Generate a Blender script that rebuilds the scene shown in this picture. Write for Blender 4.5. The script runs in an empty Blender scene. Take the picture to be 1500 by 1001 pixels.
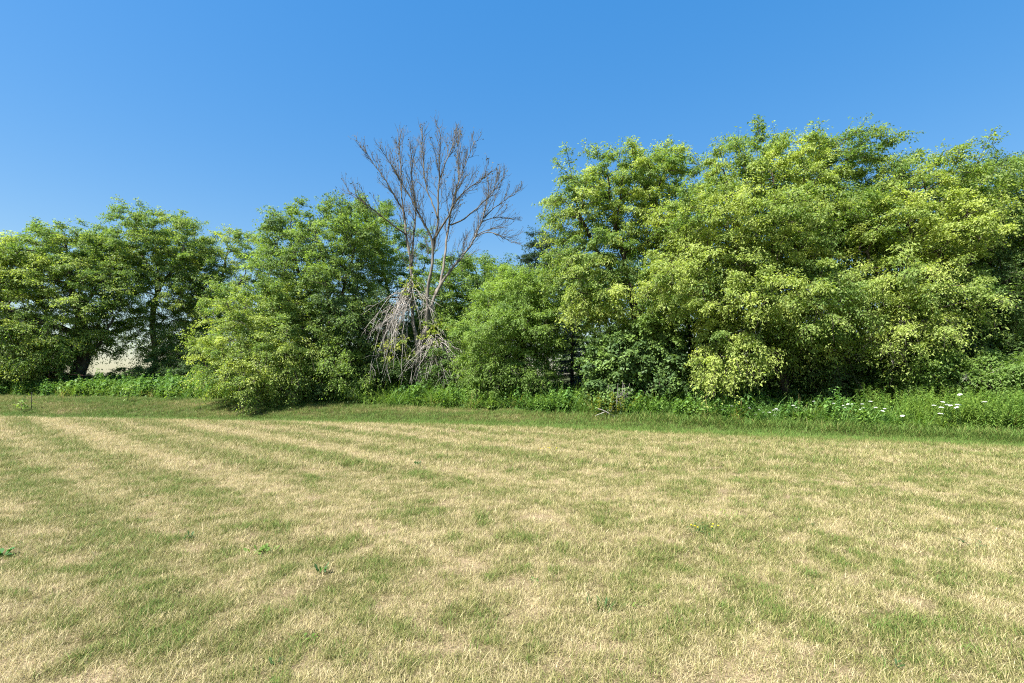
import bpy, math, random
import numpy as np
from mathutils import Vector

# ------------------------------------------------------------------ camera, sky, sun, exposure
SCN = bpy.context.scene
COL = SCN.collection
F_PX, HOR, EYE = 700.0, 550.0, 1.6          # focal length in photo pixels, horizon row, eye height
cam_d = bpy.data.cameras.new('camera')
cam_d.sensor_width = 36.0
cam_d.lens = F_PX / 1500.0 * 36.0
cam_d.shift_y = (HOR - 500.5) / 1500.0
cam_d.clip_start, cam_d.clip_end = 0.1, 9000.0
cam = bpy.data.objects.new('camera', cam_d)
cam.location = (0, 0, EYE)
cam.rotation_euler = (math.pi / 2, 0, 0)
COL.objects.link(cam)
SCN.camera = cam

SUN_EL, SUN_AZ = math.radians(56), math.radians(-126)   # azimuth clockwise from +Y (view direction)
world = bpy.data.worlds.new('World')
SCN.world = world
world.use_nodes = True
wn = world.node_tree
sky = wn.nodes.new('ShaderNodeTexSky')
sky.sky_type = 'NISHITA'
sky.sun_disc = False
sky.sun_elevation = SUN_EL
sky.sun_rotation = SUN_AZ
sky.altitude = 200
sky.air_density = 1.5
sky.dust_density = 0.8
sky.ozone_density = 7.0
hs = wn.nodes.new('ShaderNodeHueSaturation')
hs.inputs['Hue'].default_value = 0.512
hs.inputs['Saturation'].default_value = 2.19
hs.inputs['Value'].default_value = 0.985
bg = wn.nodes['Background']
bg.inputs['Strength'].default_value = 0.14
gm = wn.nodes.new('ShaderNodeGamma')          # evens the whole dome out, as the photograph's tone curve does
gm.inputs['Gamma'].default_value = 0.42
wn.links.new(sky.outputs[0], gm.inputs['Color'])
wn.links.new(gm.outputs[0], hs.inputs['Color'])
wn.links.new(hs.outputs[0], bg.inputs['Color'])

sun_d = bpy.data.lights.new('sun', 'SUN')
sun_d.energy = 4.6
sun_d.angle = math.radians(0.53)
sun_d.color = (1.0, 0.97, 0.92)
sun = bpy.data.objects.new('sun', sun_d)
sdir = Vector((math.cos(SUN_EL) * math.sin(SUN_AZ), math.cos(SUN_EL) * math.cos(SUN_AZ), math.sin(SUN_EL)))
sun.rotation_euler = sdir.to_track_quat('Z', 'Y').to_euler()
COL.objects.link(sun)

vs = SCN.view_settings
vs.view_transform, vs.look, vs.gamma, vs.exposure = 'Standard', 'None', 1.0, 1.72
vs.use_curve_mapping = False
SCN.cycles.max_bounces = 8
SCN.cycles.diffuse_bounces = 5
SCN.cycles.transmission_bounces = 5
SCN.cycles.use_denoising = False
SCN.cycles.filter_width = 1.1

rng = np.random.default_rng(7)
random.seed(7)

# ------------------------------------------------------------------ helpers
def nrm(v):
    return v / np.maximum(np.linalg.norm(v, axis=-1, keepdims=True), 1e-9)

SET_BACK = 0.0

def P(px, py, Y):
    """point at distance Y (plus the current set-back from the weeds) seen at photo pixel (px, py)"""
    Y = Y + SET_BACK
    return np.array([(px - 750.0) / F_PX * Y, Y, EYE + (HOR - py) / F_PX * Y])

def hash2(ix, iy, seed):
    h = (ix.astype(np.int64) * 374761393 + iy.astype(np.int64) * 668265263 + seed * 974634777) & 0xffffffff
    h = ((h ^ (h >> 13)) * 1274126177) & 0xffffffff
    return ((h ^ (h >> 16)) & 0xffff) / 65535.0

def noise2(x, y, seed=0):
    ix, iy = np.floor(x), np.floor(y)
    fx, fy = x - ix, y - iy
    fx, fy = fx * fx * (3 - 2 * fx), fy * fy * (3 - 2 * fy)
    a, b = hash2(ix, iy, seed), hash2(ix + 1, iy, seed)
    c, d = hash2(ix, iy + 1, seed), hash2(ix + 1, iy + 1, seed)
    return (a * (1 - fx) + b * fx) * (1 - fy) + (c * (1 - fx) + d * fx) * fy

def fbm(x, y, seed=0, o=3):
    s, a, t = 0, 1.0, 0
    for k in range(o):
        s = s + a * noise2(x * 2 ** k, y * 2 ** k, seed + k * 17)
        t += a
        a *= 0.55
    return s / t

def sstep(a, b, x):
    t = np.clip((x - a) / (b - a), 0, 1)
    return t * t * (3 - 2 * t)

def mesh_np(name, verts, quads=None, tris=None, mat=None, col=None, smooth=False, attrs=None):
    me = bpy.data.meshes.new(name)
    verts = np.asarray(verts, np.float32)
    me.vertices.add(len(verts))
    me.vertices.foreach_set('co', verts.ravel())
    nq = 0 if quads is None else len(quads)
    nt = 0 if tris is None else len(tris)
    if nq + nt:
        loops = np.concatenate([np.asarray(a, np.int32).ravel() for a in (quads, tris) if a is not None and len(a)])
        me.loops.add(len(loops))
        me.loops.foreach_set('vertex_index', loops)
        me.polygons.add(nq + nt)
        tot = np.concatenate([np.full(nq, 4, np.int32), np.full(nt, 3, np.int32)])
        me.polygons.foreach_set('loop_start', np.concatenate([[0], np.cumsum(tot)[:-1]]).astype(np.int32))
        me.polygons.foreach_set('loop_total', tot)
        if smooth:
            me.polygons.foreach_set('use_smooth', np.ones(nq + nt, bool))
    me.update(calc_edges=True)
    if col is not None:
        at = me.attributes.new('tint', 'FLOAT_COLOR', 'POINT')
        c4 = np.ones((len(verts), 4), np.float32)
        c4[:, :3] = col
        at.data.foreach_set('color', c4.ravel())
    for k, v in (attrs or {}).items():
        if np.asarray(v).dtype.kind == 'i':
            at = me.attributes.new(k, 'INT', 'POINT')
        else:
            at = me.attributes.new(k, 'FLOAT', 'POINT')
        at.data.foreach_set('value', np.asarray(v))
    if mat:
        me.materials.append(mat)
    return me

def link(name, me, parent=None):
    o = bpy.data.objects.new(name, me)
    COL.objects.link(o)
    if parent is not None:
        o.parent = parent
        o.matrix_parent_inverse = parent.matrix_basis.inverted()
    return o

def tag(o, label=None, cat=None, group=None, kind=None):
    if label: o['label'] = label
    if cat: o['category'] = cat
    if group: o['group'] = group
    if kind: o['kind'] = kind
    return o

def empty(name, loc, label, cat, group=None):
    o = bpy.data.objects.new(name, None)
    o.location = tuple(float(v) for v in loc)
    COL.objects.link(o)
    return tag(o, label, cat, group)

class MB:
    """collects tubes and faces into one mesh"""
    def __init__(self):
        self.v, self.q, self.t, self.c, self.n = [], [], [], [], 0
    def add(self, v, q=None, t=None, c=None):
        v = np.asarray(v, float)
        self.v.append(v)
        if q is not None and len(q): self.q.append(np.asarray(q) + self.n)
        if t is not None and len(t): self.t.append(np.asarray(t) + self.n)
        self.c.append(np.broadcast_to(np.asarray((1, 1, 1) if c is None else c, float), (len(v), 3)))
        self.n += len(v)
    def tube(self, pts, rad, k=5, c=None, cap=True):
        pts = np.asarray(pts, float)
        n = len(pts)
        rad = np.broadcast_to(np.asarray(rad, float), (n,))
        d = nrm(np.gradient(pts, axis=0))
        ref = np.array([0, 0, 1.0]) if abs(d[:, 2]).mean() < 0.8 else np.array([1.0, 0, 0])
        u = nrm(np.cross(d, ref))
        w = np.cross(d, u)
        a = np.arange(k) / k * 2 * math.pi
        ring = pts[:, None] + rad[:, None, None] * (np.cos(a)[None, :, None] * u[:, None] + np.sin(a)[None, :, None] * w[:, None])
        v = ring.reshape(-1, 3)
        i = np.arange(n - 1)[:, None] * k
        j = np.arange(k)[None]
        j2 = (j + 1) % k
        q = np.stack([i + j, i + j2, i + k + j2, i + k + j], -1).reshape(-1, 4)
        t = []
        if cap:
            v = np.concatenate([v, pts[-1:] + d[-1:] * rad[-1], pts[:1]])
            m = n * k
            t = [[(n - 1) * k + b, (n - 1) * k + (b + 1) % k, m] for b in range(k)] + [[(b + 1) % k, b, m + 1] for b in range(k)]
        self.add(v, q, t, c)
    def mesh(self, name, mat, smooth=True):
        return mesh_np(name, np.concatenate(self.v), np.concatenate(self.q) if self.q else None,
                       np.concatenate(self.t) if self.t else None, mat, np.concatenate(self.c), smooth)

# ------------------------------------------------------------------ materials
def new_mat(name):
    m = bpy.data.materials.new(name)
    m.use_nodes = True
    nt = m.node_tree
    nt.nodes.remove(nt.nodes['Principled BSDF'])
    return m, nt, nt.nodes['Material Output']

def leaf_mat(name, rough=0.55, trans=0.5, spec=0.25, tcol=(1.15, 1.2, 0.5)):
    m, nt, out = new_mat(name)
    L = nt.links.new
    at = nt.nodes.new('ShaderNodeAttribute'); at.attribute_name = 'tint'
    pr = nt.nodes.new('ShaderNodeBsdfPrincipled')
    pr.inputs['Roughness'].default_value = rough
    pr.inputs['Specular IOR Level'].default_value = spec
    L(at.outputs['Color'], pr.inputs['Base Color'])
    mul = nt.nodes.new('ShaderNodeMix'); mul.data_type = 'RGBA'; mul.blend_type = 'MULTIPLY'
    mul.inputs[0].default_value = 1.0
    L(at.outputs['Color'], mul.inputs[6])
    mul.inputs[7].default_value = (*tcol, 1)
    tr = nt.nodes.new('ShaderNodeBsdfTranslucent')
    L(mul.outputs[2], tr.inputs['Color'])
    mx = nt.nodes.new('ShaderNodeMixShader'); mx.inputs[0].default_value = trans
    L(pr.outputs[0], mx.inputs[1]); L(tr.outputs[0], mx.inputs[2])
    L(mx.outputs[0], out.inputs['Surface'])
    return m

def bark_mat(name, c1, c2, scale=9.0):
    m, nt, out = new_mat(name)
    L = nt.links.new
    tc = nt.nodes.new('ShaderNodeTexCoord')
    mp = nt.nodes.new('ShaderNodeMapping'); mp.inputs['Scale'].default_value = (scale, scale, scale * 0.25)
    L(tc.outputs['Object'], mp.inputs[0])
    no = nt.nodes.new('ShaderNodeTexNoise'); no.inputs['Scale'].default_value = 1.0; no.inputs['Detail'].default_value = 6
    L(mp.outputs[0], no.inputs['Vector'])
    cr = nt.nodes.new('ShaderNodeValToRGB')
    cr.color_ramp.elements[0].position = 0.35; cr.color_ramp.elements[0].color = (*c1, 1)
    cr.color_ramp.elements[1].position = 0.68; cr.color_ramp.elements[1].color = (*c2, 1)
    L(no.outputs['Fac'], cr.inputs[0])
    pr = nt.nodes.new('ShaderNodeBsdfPrincipled'); pr.inputs['Roughness'].default_value = 0.9
    pr.inputs['Specular IOR Level'].default_value = 0.15
    L(cr.outputs[0], pr.inputs['Base Color'])
    bu = nt.nodes.new('ShaderNodeBump'); bu.inputs['Strength'].default_value = 0.6; bu.inputs['Distance'].default_value = 0.03
    L(no.outputs['Fac'], bu.inputs['Height']); L(bu.outputs[0], pr.inputs['Normal'])
    L(pr.outputs[0], out.inputs['Surface'])
    return m

M_LEAF = leaf_mat('leaf')
M_VINE = leaf_mat('vine_leaf', 0.55, 0.3, 0.2)
M_NEEDLE = leaf_mat('needle', 0.6, 0.1, 0.2)
M_PETAL = leaf_mat('petal', 0.7, 0.3, 0.1, (1, 1, 1))
M_BARK = bark_mat('bark', (0.035, 0.028, 0.022), (0.12, 0.10, 0.08))
M_DEAD = bark_mat('dead_bark', (0.11, 0.095, 0.078), (0.23, 0.205, 0.17))
M_GREY = bark_mat('grey_bark', (0.06, 0.05, 0.04), (0.15, 0.125, 0.105))
M_PALE = bark_mat('bleached_wood', (0.22, 0.195, 0.17), (0.44, 0.40, 0.35))
M_TWIG = bark_mat('dry_twig_bark', (0.075, 0.068, 0.055), (0.17, 0.155, 0.125))
M_RUST = bark_mat('rusty_pipe', (0.10, 0.045, 0.03), (0.22, 0.12, 0.09), 20)
M_STAKE = bark_mat('dark_metal_stake', (0.02, 0.022, 0.02), (0.06, 0.06, 0.055), 30)

# ------------------------------------------------------------------ terrain functions
def weed_front(x):
    return np.interp(x, [-60, -26.8, -15, -4.3, 0.5, 4.5, 9.3, 12.8, 20], [30, 25, 22.6, 20.0, 18.4, 16.4, 14.4, 12.6, 8.5])

def bank_h(x):
    return np.interp(x, [-60, -26.8, -12, -4.3, 4.5, 9.3, 13], [0.75, 0.55, 0.45, 0.30, 0.14, 0.10, 0.06])

def ground_z(x, y):
    d = y - weed_front(x)
    h = bank_h(x)
    z = h * sstep(np.interp(x, [-27, -4, 9], [-3.4, -2.6, -1.5]), 0.1, d) - (0.10 + 0.12 * sstep(0, -20, x)) * np.exp(-((d - np.interp(x, [-27, -4, 9, 13], [-3.9, -2.8, -1.6, -1.3])) / 1.2) ** 2)
    z = z + 0.05 * (fbm(x * 0.35, y * 0.35, 3) - 0.5) * sstep(40, 20, y)
    z = z + 0.035 * (fbm(x * 1.3, y * 1.3, 9, 2) - 0.5) * sstep(30, 15, y)
    return z

def stripes(x, y):
    """bleached mower passes running diagonally across the lawn"""
    u = 0.62 * x + 0.785 * y + 0.7 * (fbm(x * 0.16, y * 0.16, 21, 2) - 0.5)
    s = 0.5 + 0.5 * np.sin(u * 2 * math.pi / 1.35)
    s2 = 0.5 + 0.5 * np.sin(u * 2 * math.pi / 2.9 + 1.0)
    return 0.65 * s + 0.35 * s2

def dryness(x, y):
    d = y - weed_front(x)
    big = fbm(x * 0.22 + 5, y * 0.22, 31, 3)
    ua, wa = 0.62 * x + 0.785 * y, 0.785 * x - 0.62 * y
    mid = 0.5 * fbm(x * 0.9, y * 0.9, 41, 3) + 0.5 * fbm(ua * 1.5, wa * 0.35, 43, 3)
    fine = fbm(x * 3.2, y * 3.2, 51, 2)
    lft = sstep(6, -6, x)
    v = 0.62 + 0.62 * (lft * 0.75 + 0.25) * (0.55 + 0.45 * sstep(4, 9, y)) * (stripes(x, y) - 0.5) + 0.20 * (big - 0.5) + 0.34 * (mid - 0.5) + 0.46 * (fine - 0.5) + 0.95 * (fbm(x * 9, y * 9, 57, 2) - 0.5)
    v = np.maximum(v + 0.08 * sstep(9, 14, y) * lft, 0.30)
    e = np.interp(x, [-27, -4, 9, 13], [-5.0, -3.7, -2.5, -1.9]) + 0.9 * (mid - 0.5)
    soft = np.interp(x, [-4, 9], [1.0, 2.2])
    g = sstep(e - soft * 0.6, e + 0.35, d)
    bank = sstep(e + 1.2, e + 2.2, d) * sstep(8, -2, x)
    gl = 0.03 + 0.2 * (mid - 0.5) + bank * (0.16 + 0.9 * (fbm(x * 0.5, y * 1.6, 91, 3) - 0.45))
    return np.clip(v * (1 - g) + gl * g, 0, 1)

# ground material: thatch, soil and short green under the blades
def ground_mat():
    m, nt, out = new_mat('lawn_ground')
    L = nt.links.new
    at = nt.nodes.new('ShaderNodeAttribute'); at.attribute_name = 'dry'
    tc = nt.nodes.new('ShaderNodeTexCoord')
    n1 = nt.nodes.new('ShaderNodeTexNoise'); n1.inputs['Scale'].default_value = 28; n1.inputs['Detail'].default_value = 8; n1.inputs['Roughness'].default_value = 0.7
    L(tc.outputs['Object'], n1.inputs['Vector'])
    add = nt.nodes.new('ShaderNodeMath'); add.operation = 'MULTIPLY_ADD'
    L(n1.outputs['Fac'], add.inputs[0]); add.inputs[1].default_value = 1.1; 
    sub = nt.nodes.new('ShaderNodeMath'); sub.operation = 'SUBTRACT'; sub.inputs[1].default_value = 0.55
    L(at.outputs['Fac'], sub.inputs[0]); L(sub.outputs[0], add.inputs[2])
    cr = nt.nodes.new('ShaderNodeValToRGB')
    e = cr.color_ramp.elements
    e[0].position = 0.05; e[0].color = (0.035, 0.05, 0.012, 1)
    e[1].position = 1.0; e[1].color = (0.30, 0.23, 0.14, 1)
    k = e.new(0.45); k.color = (0.095, 0.085, 0.032, 1)
    k = e.new(0.70); k.color = (0.19, 0.15, 0.08, 1)
    L(add.outputs[0], cr.inputs[0])
    n2 = nt.nodes.new('ShaderNodeTexNoise'); n2.inputs['Scale'].default_value = 90; n2.inputs['Detail'].default_value = 4
    L(tc.outputs['Object'], n2.inputs['Vector'])
    r2 = nt.nodes.new('ShaderNodeValToRGB')
    r2.color_ramp.elements[0].position = 0.35; r2.color_ramp.elements[0].color = (0.35, 0.3, 0.27, 1)
    r2.color_ramp.elements[1].position = 0.6; r2.color_ramp.elements[1].color = (1, 1, 1, 1)
    L(n2.outputs['Fac'], r2.inputs[0])
    mul = nt.nodes.new('ShaderNodeMix'); mul.data_type = 'RGBA'; mul.blend_type = 'MULTIPLY'; mul.inputs[0].default_value = 0.8
    L(cr.outputs[0], mul.inputs[6]); L(r2.outputs[0], mul.inputs[7])
    pr = nt.nodes.new('ShaderNodeBsdfPrincipled'); pr.inputs['Roughness'].default_value = 0.95
    pr.inputs['Specular IOR Level'].default_value = 0.1
    L(mul.outputs[2], pr.inputs['Base Color'])
    bu = nt.nodes.new('ShaderNodeBump'); bu.inputs['Strength'].default_value = 0.7; bu.inputs['Distance'].default_value = 0.02
    L(n1.outputs['Fac'], bu.inputs['Height']); L(bu.outputs[0], pr.inputs['Normal'])
    L(pr.outputs[0], out.inputs['Surface'])
    return m

def build_ground():
    far = np.array([60, 80, 120, 200, 400, 900, 2000, 4500.0])
    xs = np.concatenate([-far[::-1] , np.arange(-50, -24, 0.8), np.arange(-24, 18, 0.26), np.arange(18, 50.1, 0.8), far])
    ys = np.concatenate([-far[::-1] * 0.5, np.arange(-20, 1, 1.0), np.arange(1, 27, 0.26), np.arange(27, 50, 0.8), far])
    X, Y = np.meshgrid(xs, ys)
    Z = ground_z(X, Y)
    dry = dryness(X, Y)
    d = Y - weed_front(X)
    dry = np.where(d > 6, 0.12, dry)
    nx, ny = len(xs), len(ys)
    i = (np.arange(ny - 1)[:, None] * nx + np.arange(nx - 1)[None]).ravel()
    q = np.stack([i, i + 1, i + nx + 1, i + nx], -1)
    me = mesh_np('ground', np.stack([X.ravel(), Y.ravel(), Z.ravel()], -1), q, None, ground_mat(), None, True, {'dry': dry.ravel().astype(np.float32)})
    tag(link('ground', me), 'dry mown lawn with a shallow green swale and low bank', None, None, 'structure')

build_ground()

# ------------------------------------------------------------------ scattering of uncountable plants (geometry nodes)
def scatter(name, pts, rot, scl, idx, tint, variants, label, extra=None):
    me = mesh_np(name, pts, None, None, None, None, False,
                 {'rotz': rot.astype(np.float32), 'scl': scl.astype(np.float32), 'vidx': idx.astype(np.int32), 'itint': tint.astype(np.float32),
                  **(extra or {})})
    o = link(name, me)
    tag(o, label, None, None, 'stuff')
    vc = bpy.data.collections.new(name + '_pieces')
    for k, v in enumerate(variants):
        vc.objects.link(bpy.data.objects.new('%s_piece_%02d' % (name, k), v))
    ng = bpy.data.node_groups.new(name + '_scatter', 'GeometryNodeTree')
    ng.interface.new_socket('Geometry', in_out='INPUT', socket_type='NodeSocketGeometry')
    ng.interface.new_socket('Geometry', in_out='OUTPUT', socket_type='NodeSocketGeometry')
    N, L = ng.nodes, ng.links.new
    gi, go = N.new('NodeGroupInput'), N.new('NodeGroupOutput')
    ci = N.new('GeometryNodeCollectionInfo')
    ci.inputs['Collection'].default_value = vc
    ci.inputs['Separate Children'].default_value = True
    iop = N.new('GeometryNodeInstanceOnPoints')
    iop.inputs['Pick Instance'].default_value = True
    def attr(nm, ty):
        a = N.new('GeometryNodeInputNamedAttribute'); a.data_type = ty; a.inputs['Name'].default_value = nm
        return a.outputs['Attribute']
    cx = N.new('ShaderNodeCombineXYZ')
    L(attr('rotz', 'FLOAT'), cx.inputs['Z'])
    L(gi.outputs[0], iop.inputs['Points']); L(ci.outputs[0], iop.inputs['Instance'])
    L(attr('vidx', 'INT'), iop.inputs['Instance Index'])
    L(cx.outputs[0], iop.inputs['Rotation']); L(attr('scl', 'FLOAT'), iop.inputs['Scale'])
    L(iop.outputs[0], go.inputs[0])
    md = o.modifiers.new('scatter', 'NODES'); md.node_group = ng
    return o

def blades(n, spread, h, w, lean, curl, rnd, cut=None, seg=3):
    """n curved tapering blades rooted in a disc; returns verts, quads, tris, per-vertex random, per-vertex height fraction"""
    a = rnd.uniform(0, 2 * math.pi, n); r = spread * np.sqrt(rnd.uniform(0, 1, n))
    base = np.stack([r * np.cos(a), r * np.sin(a), np.full(n, -0.01)], -1)
    b = rnd.uniform(0, 2 * math.pi, n)
    out = np.stack([np.cos(b), np.sin(b), np.zeros(n)], -1)
    H = h * rnd.uniform(0.55, 1.15, n); W = w * rnd.uniform(0.7, 1.3, n)
    ln = np.abs(rnd.normal(lean, lean * 0.5, n)); cu = np.abs(rnd.normal(curl, curl * 0.5, n))
    side = np.stack([-np.sin(b), np.cos(b), np.zeros(n)], -1)
    tw = rnd.uniform(-0.9, 0.9, n)[:, None]
    side = nrm(side + out * tw)
    V, RR, TT = [], [], []
    rv = rnd.uniform(0, 1, n)
    for s in range(seg + 1):
        t = s / seg
        ang = ln + cu * t
        p = base + (out * np.sin(ang * 0.75)[:, None] + np.array([0, 0, 1.0]) * np.cos(ang * 0.75)[:, None]) * (H * t)[:, None]
        ww = (W * (1 - 0.85 * t ** 1.5))[:, None] * 0.5
        V += [p - side * ww, p + side * ww]
        RR += [rv, rv]; TT += [np.full(n, t)] * 2
    V = np.stack(V, 1)
    m = (seg + 1) * 2
    o = np.arange(n)[:, None] * m
    q = np.concatenate([np.stack([o + 2 * s, o + 2 * s + 1, o + 2 * s + 3, o + 2 * s + 2], -1).reshape(-1, 4) for s in range(seg)])
    return V.reshape(-1, 3), q, np.stack(RR, 1).ravel(), np.stack(TT, 1).ravel()

def grass_mat():
    """each blade picks straw or green from its own random number and how dry its spot of lawn is"""
    m, nt, out = new_mat('lawn_blade')
    L = nt.links.new
    a = nt.nodes.new('ShaderNodeAttribute'); a.attribute_name = 'itint'; a.attribute_type = 'INSTANCER'
    b = nt.nodes.new('ShaderNodeAttribute'); b.attribute_name = 'rv'
    h = nt.nodes.new('ShaderNodeAttribute'); h.attribute_name = 'tv'
    # value = dry*1.0 + (rv-0.5)*0.75 + (1-t)*0.12
    m1 = nt.nodes.new('ShaderNodeMath'); m1.operation = 'MULTIPLY_ADD'; m1.inputs[1].default_value = 0.80
    L(b.outputs['Fac'], m1.inputs[0]); L(a.outputs['Fac'], m1.inputs[2])
    m2 = nt.nodes.new('ShaderNodeMath'); m2.operation = 'MULTIPLY_ADD'; m2.inputs[1].default_value = -0.10
    L(h.outputs['Fac'], m2.inputs[0]); L(m1.outputs[0], m2.inputs[2])
    m3 = nt.nodes.new('ShaderNodeMath'); m3.operation = 'SUBTRACT'; m3.inputs[1].default_value = 0.41
    L(m2.outputs[0], m3.inputs[0])
    cr = nt.nodes.new('ShaderNodeValToRGB')
    e = cr.color_ramp.elements
    e[0].position = 0.0; e[0].color = (0.125, 0.22, 0.04, 1)
    e[1].position = 1.0; e[1].color = (0.53, 0.45, 0.25, 1)
    for p, c in ((0.20, (0.132, 0.158, 0.035)), (0.42, (0.215, 0.212, 0.062)), (0.62, (0.335, 0.30, 0.12)), (0.82, (0.455, 0.388, 0.195))):
        k = e.new(p); k.color = (*c, 1)
    L(m3.outputs[0], cr.inputs[0])
    w1 = nt.nodes.new('ShaderNodeMath'); w1.operation = 'MULTIPLY'; w1.inputs[1].default_value = 7.13
    w2 = nt.nodes.new('ShaderNodeMath'); w2.operation = 'FRACT'
    w3 = nt.nodes.new('ShaderNodeMath'); w3.operation = 'MULTIPLY_ADD'; w3.inputs[1].default_value = 0.8; w3.inputs[2].default_value = 0.6
    L(b.outputs['Fac'], w1.inputs[0]); L(w1.outputs[0], w2.inputs[0]); L(w2.outputs[0], w3.inputs[0])
    vm = nt.nodes.new('ShaderNodeVectorMath'); vm.operation = 'SCALE'
    L(cr.outputs[0], vm.inputs[0]); L(w3.outputs[0], vm.inputs['Scale'])
    pr = nt.nodes.new('ShaderNodeBsdfPrincipled'); pr.inputs['Roughness'].default_value = 0.6
    pr.inputs['Specular IOR Level'].default_value = 0.2
    L(vm.outputs[0], pr.inputs['Base Color'])
    tr = nt.nodes.new('ShaderNodeBsdfTranslucent'); L(vm.outputs[0], tr.inputs['Color'])
    mx = nt.nodes.new('ShaderNodeMixShader'); mx.inputs[0].default_value = 0.3
    L(pr.outputs[0], mx.inputs[1]); L(tr.outputs[0], mx.inputs[2]); L(mx.outputs[0], out.inputs['Surface'])
    return m

def frustum_points(y0, y1, dens, margin=1.6):
    hw = (y1 * 750 / F_PX) + margin
    n = int(dens * 2 * hw * (y1 - y0))
    x = rng.uniform(-hw, hw, n); y = rng.uniform(y0, y1, n)
    k = np.abs(x) < y * 750 / F_PX + margin
    return x[k], y[k]

def build_lawn_grass():
    gm = grass_mat()
    var = []
    rr = np.random.default_rng(3)
    for k in range(10):
        parts = [blades(24, 0.07, 0.082, 0.0033, 0.75, 0.4, rr), blades(16, 0.085, 0.075, 0.0036, 1.3, 0.4, rr, seg=2)]
        if k >= 6:   # looser, taller green tufts
            parts = [blades(30, 0.065, 0.088, 0.0036, 0.6, 0.5, rr)]
        if k == 9:   # flattened thatch
            parts = [blades(30, 0.09, 0.08, 0.0038, 1.65, 0.3, rr, seg=2)]
        V, Q, R, T, n = [], [], [], [], 0
        for v, q, r, t in parts:
            V.append(v); Q.append(q + n); R.append(r); T.append(t); n += len(v)
        var.append(mesh_np('grass_tuft', np.concatenate(V), np.concatenate(Q), None, gm, None, True,
                           {'rv': np.concatenate(R).astype(np.float32), 'tv': np.concatenate(T).astype(np.float32)}))
    X, Y, S = [], [], []
    for y0, y1, dn, s in ((1.2, 4.2, 800, 0.72), (4.2, 8, 480, 0.86), (8, 13, 170, 1.35), (13, 26.5, 75, 1.7)):
        x, y = frustum_points(y0, y1, dn)
        X.append(x); Y.append(y); S.append(np.full(len(x), s))
    x, y, s = np.concatenate(X), np.concatenate(Y), np.concatenate(S)
    d = y - weed_front(x)
    k = d < 0.5
    x, y, s, d = x[k], y[k], s[k], d[k]
    dry = dryness(x, y)
    # bare, thinned-out spots
    bare = sstep(0.62, 0.80, fbm(x * 1.7 + 9, y * 1.7, 77, 3)) * sstep(0.35, 0.7, dry)
    k = rng.uniform(0, 1, len(x)) > 0.45 * bare
    x, y, s, d, dry, bare = x[k], y[k], s[k], d[k], dry[k], bare[k]
    idx = rng.integers(0, 6, len(x))
    u = rng.uniform(0, 1, len(x))
    idx = np.where((u < 0.65 * sstep(0.5, 0.1, dry)), rng.integers(6, 9, len(x)), idx)
    idx = np.where((u > 1 - 0.4 * sstep(0.4, 0.9, dry) - 0.6 * bare), 9, idx)
    s = s * rng.uniform(0.75, 1.25, len(x)) * (1.12 - 0.25 * dry) * (1 + 1.0 * sstep(-1.0, -0.5, d) * sstep(1, 5, x))
    dry = np.clip(dry + rng.normal(0, 0.10, len(x)), 0, 1)
    pts = np.stack([x, y, ground_z(x, y)], -1)
    scatter('lawn_grass', pts, rng.uniform(0, 6.283, len(x)), s, idx, dry, var, 'short mown lawn grass, straw coloured and green in diagonal streaks')

build_lawn_grass()

# ------------------------------------------------------------------ leaves
def leaf_quads(p, a, n, L, W, fold=0.25, droop=0.0):
    """rhombic leaves at p along a with normal n; returns verts (N*4), quads"""
    a = nrm(a)
    b = nrm(np.cross(n, a)); n2 = np.cross(a, b)
    L, W = L[:, None], W[:, None]
    v0 = p
    mid = p + a * L * 0.42
    v1 = mid + b * W * 0.5 + n2 * W * fold
    v2 = p + a * L - n2 * L * droop
    v3 = mid - b * W * 0.5 + n2 * W * fold
    V = np.stack([v0, v1, v2, v3], 1).reshape(-1, 3)
    q = np.arange(len(p) * 4).reshape(-1, 4)
    return V, q

def leaf_tris(p, a, n, L, W, droop=0.0):
    """small pointed leaflets, one triangle each"""
    a = nrm(a)
    b = nrm(np.cross(n, a)); n2 = np.cross(a, b)
    L, W = L[:, None], W[:, None]
    V = np.stack([p + b * W * 0.5, p - b * W * 0.5 + a * L * 0.12, p + a * L - n2 * L * droop], 1).reshape(-1, 3)
    return V, np.arange(len(p) * 3).reshape(-1, 3)

def mixcol(c0, c1, t):
    return np.asarray(c0)[None] * (1 - t[:, None]) + np.asarray(c1)[None] * t[:, None]

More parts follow.
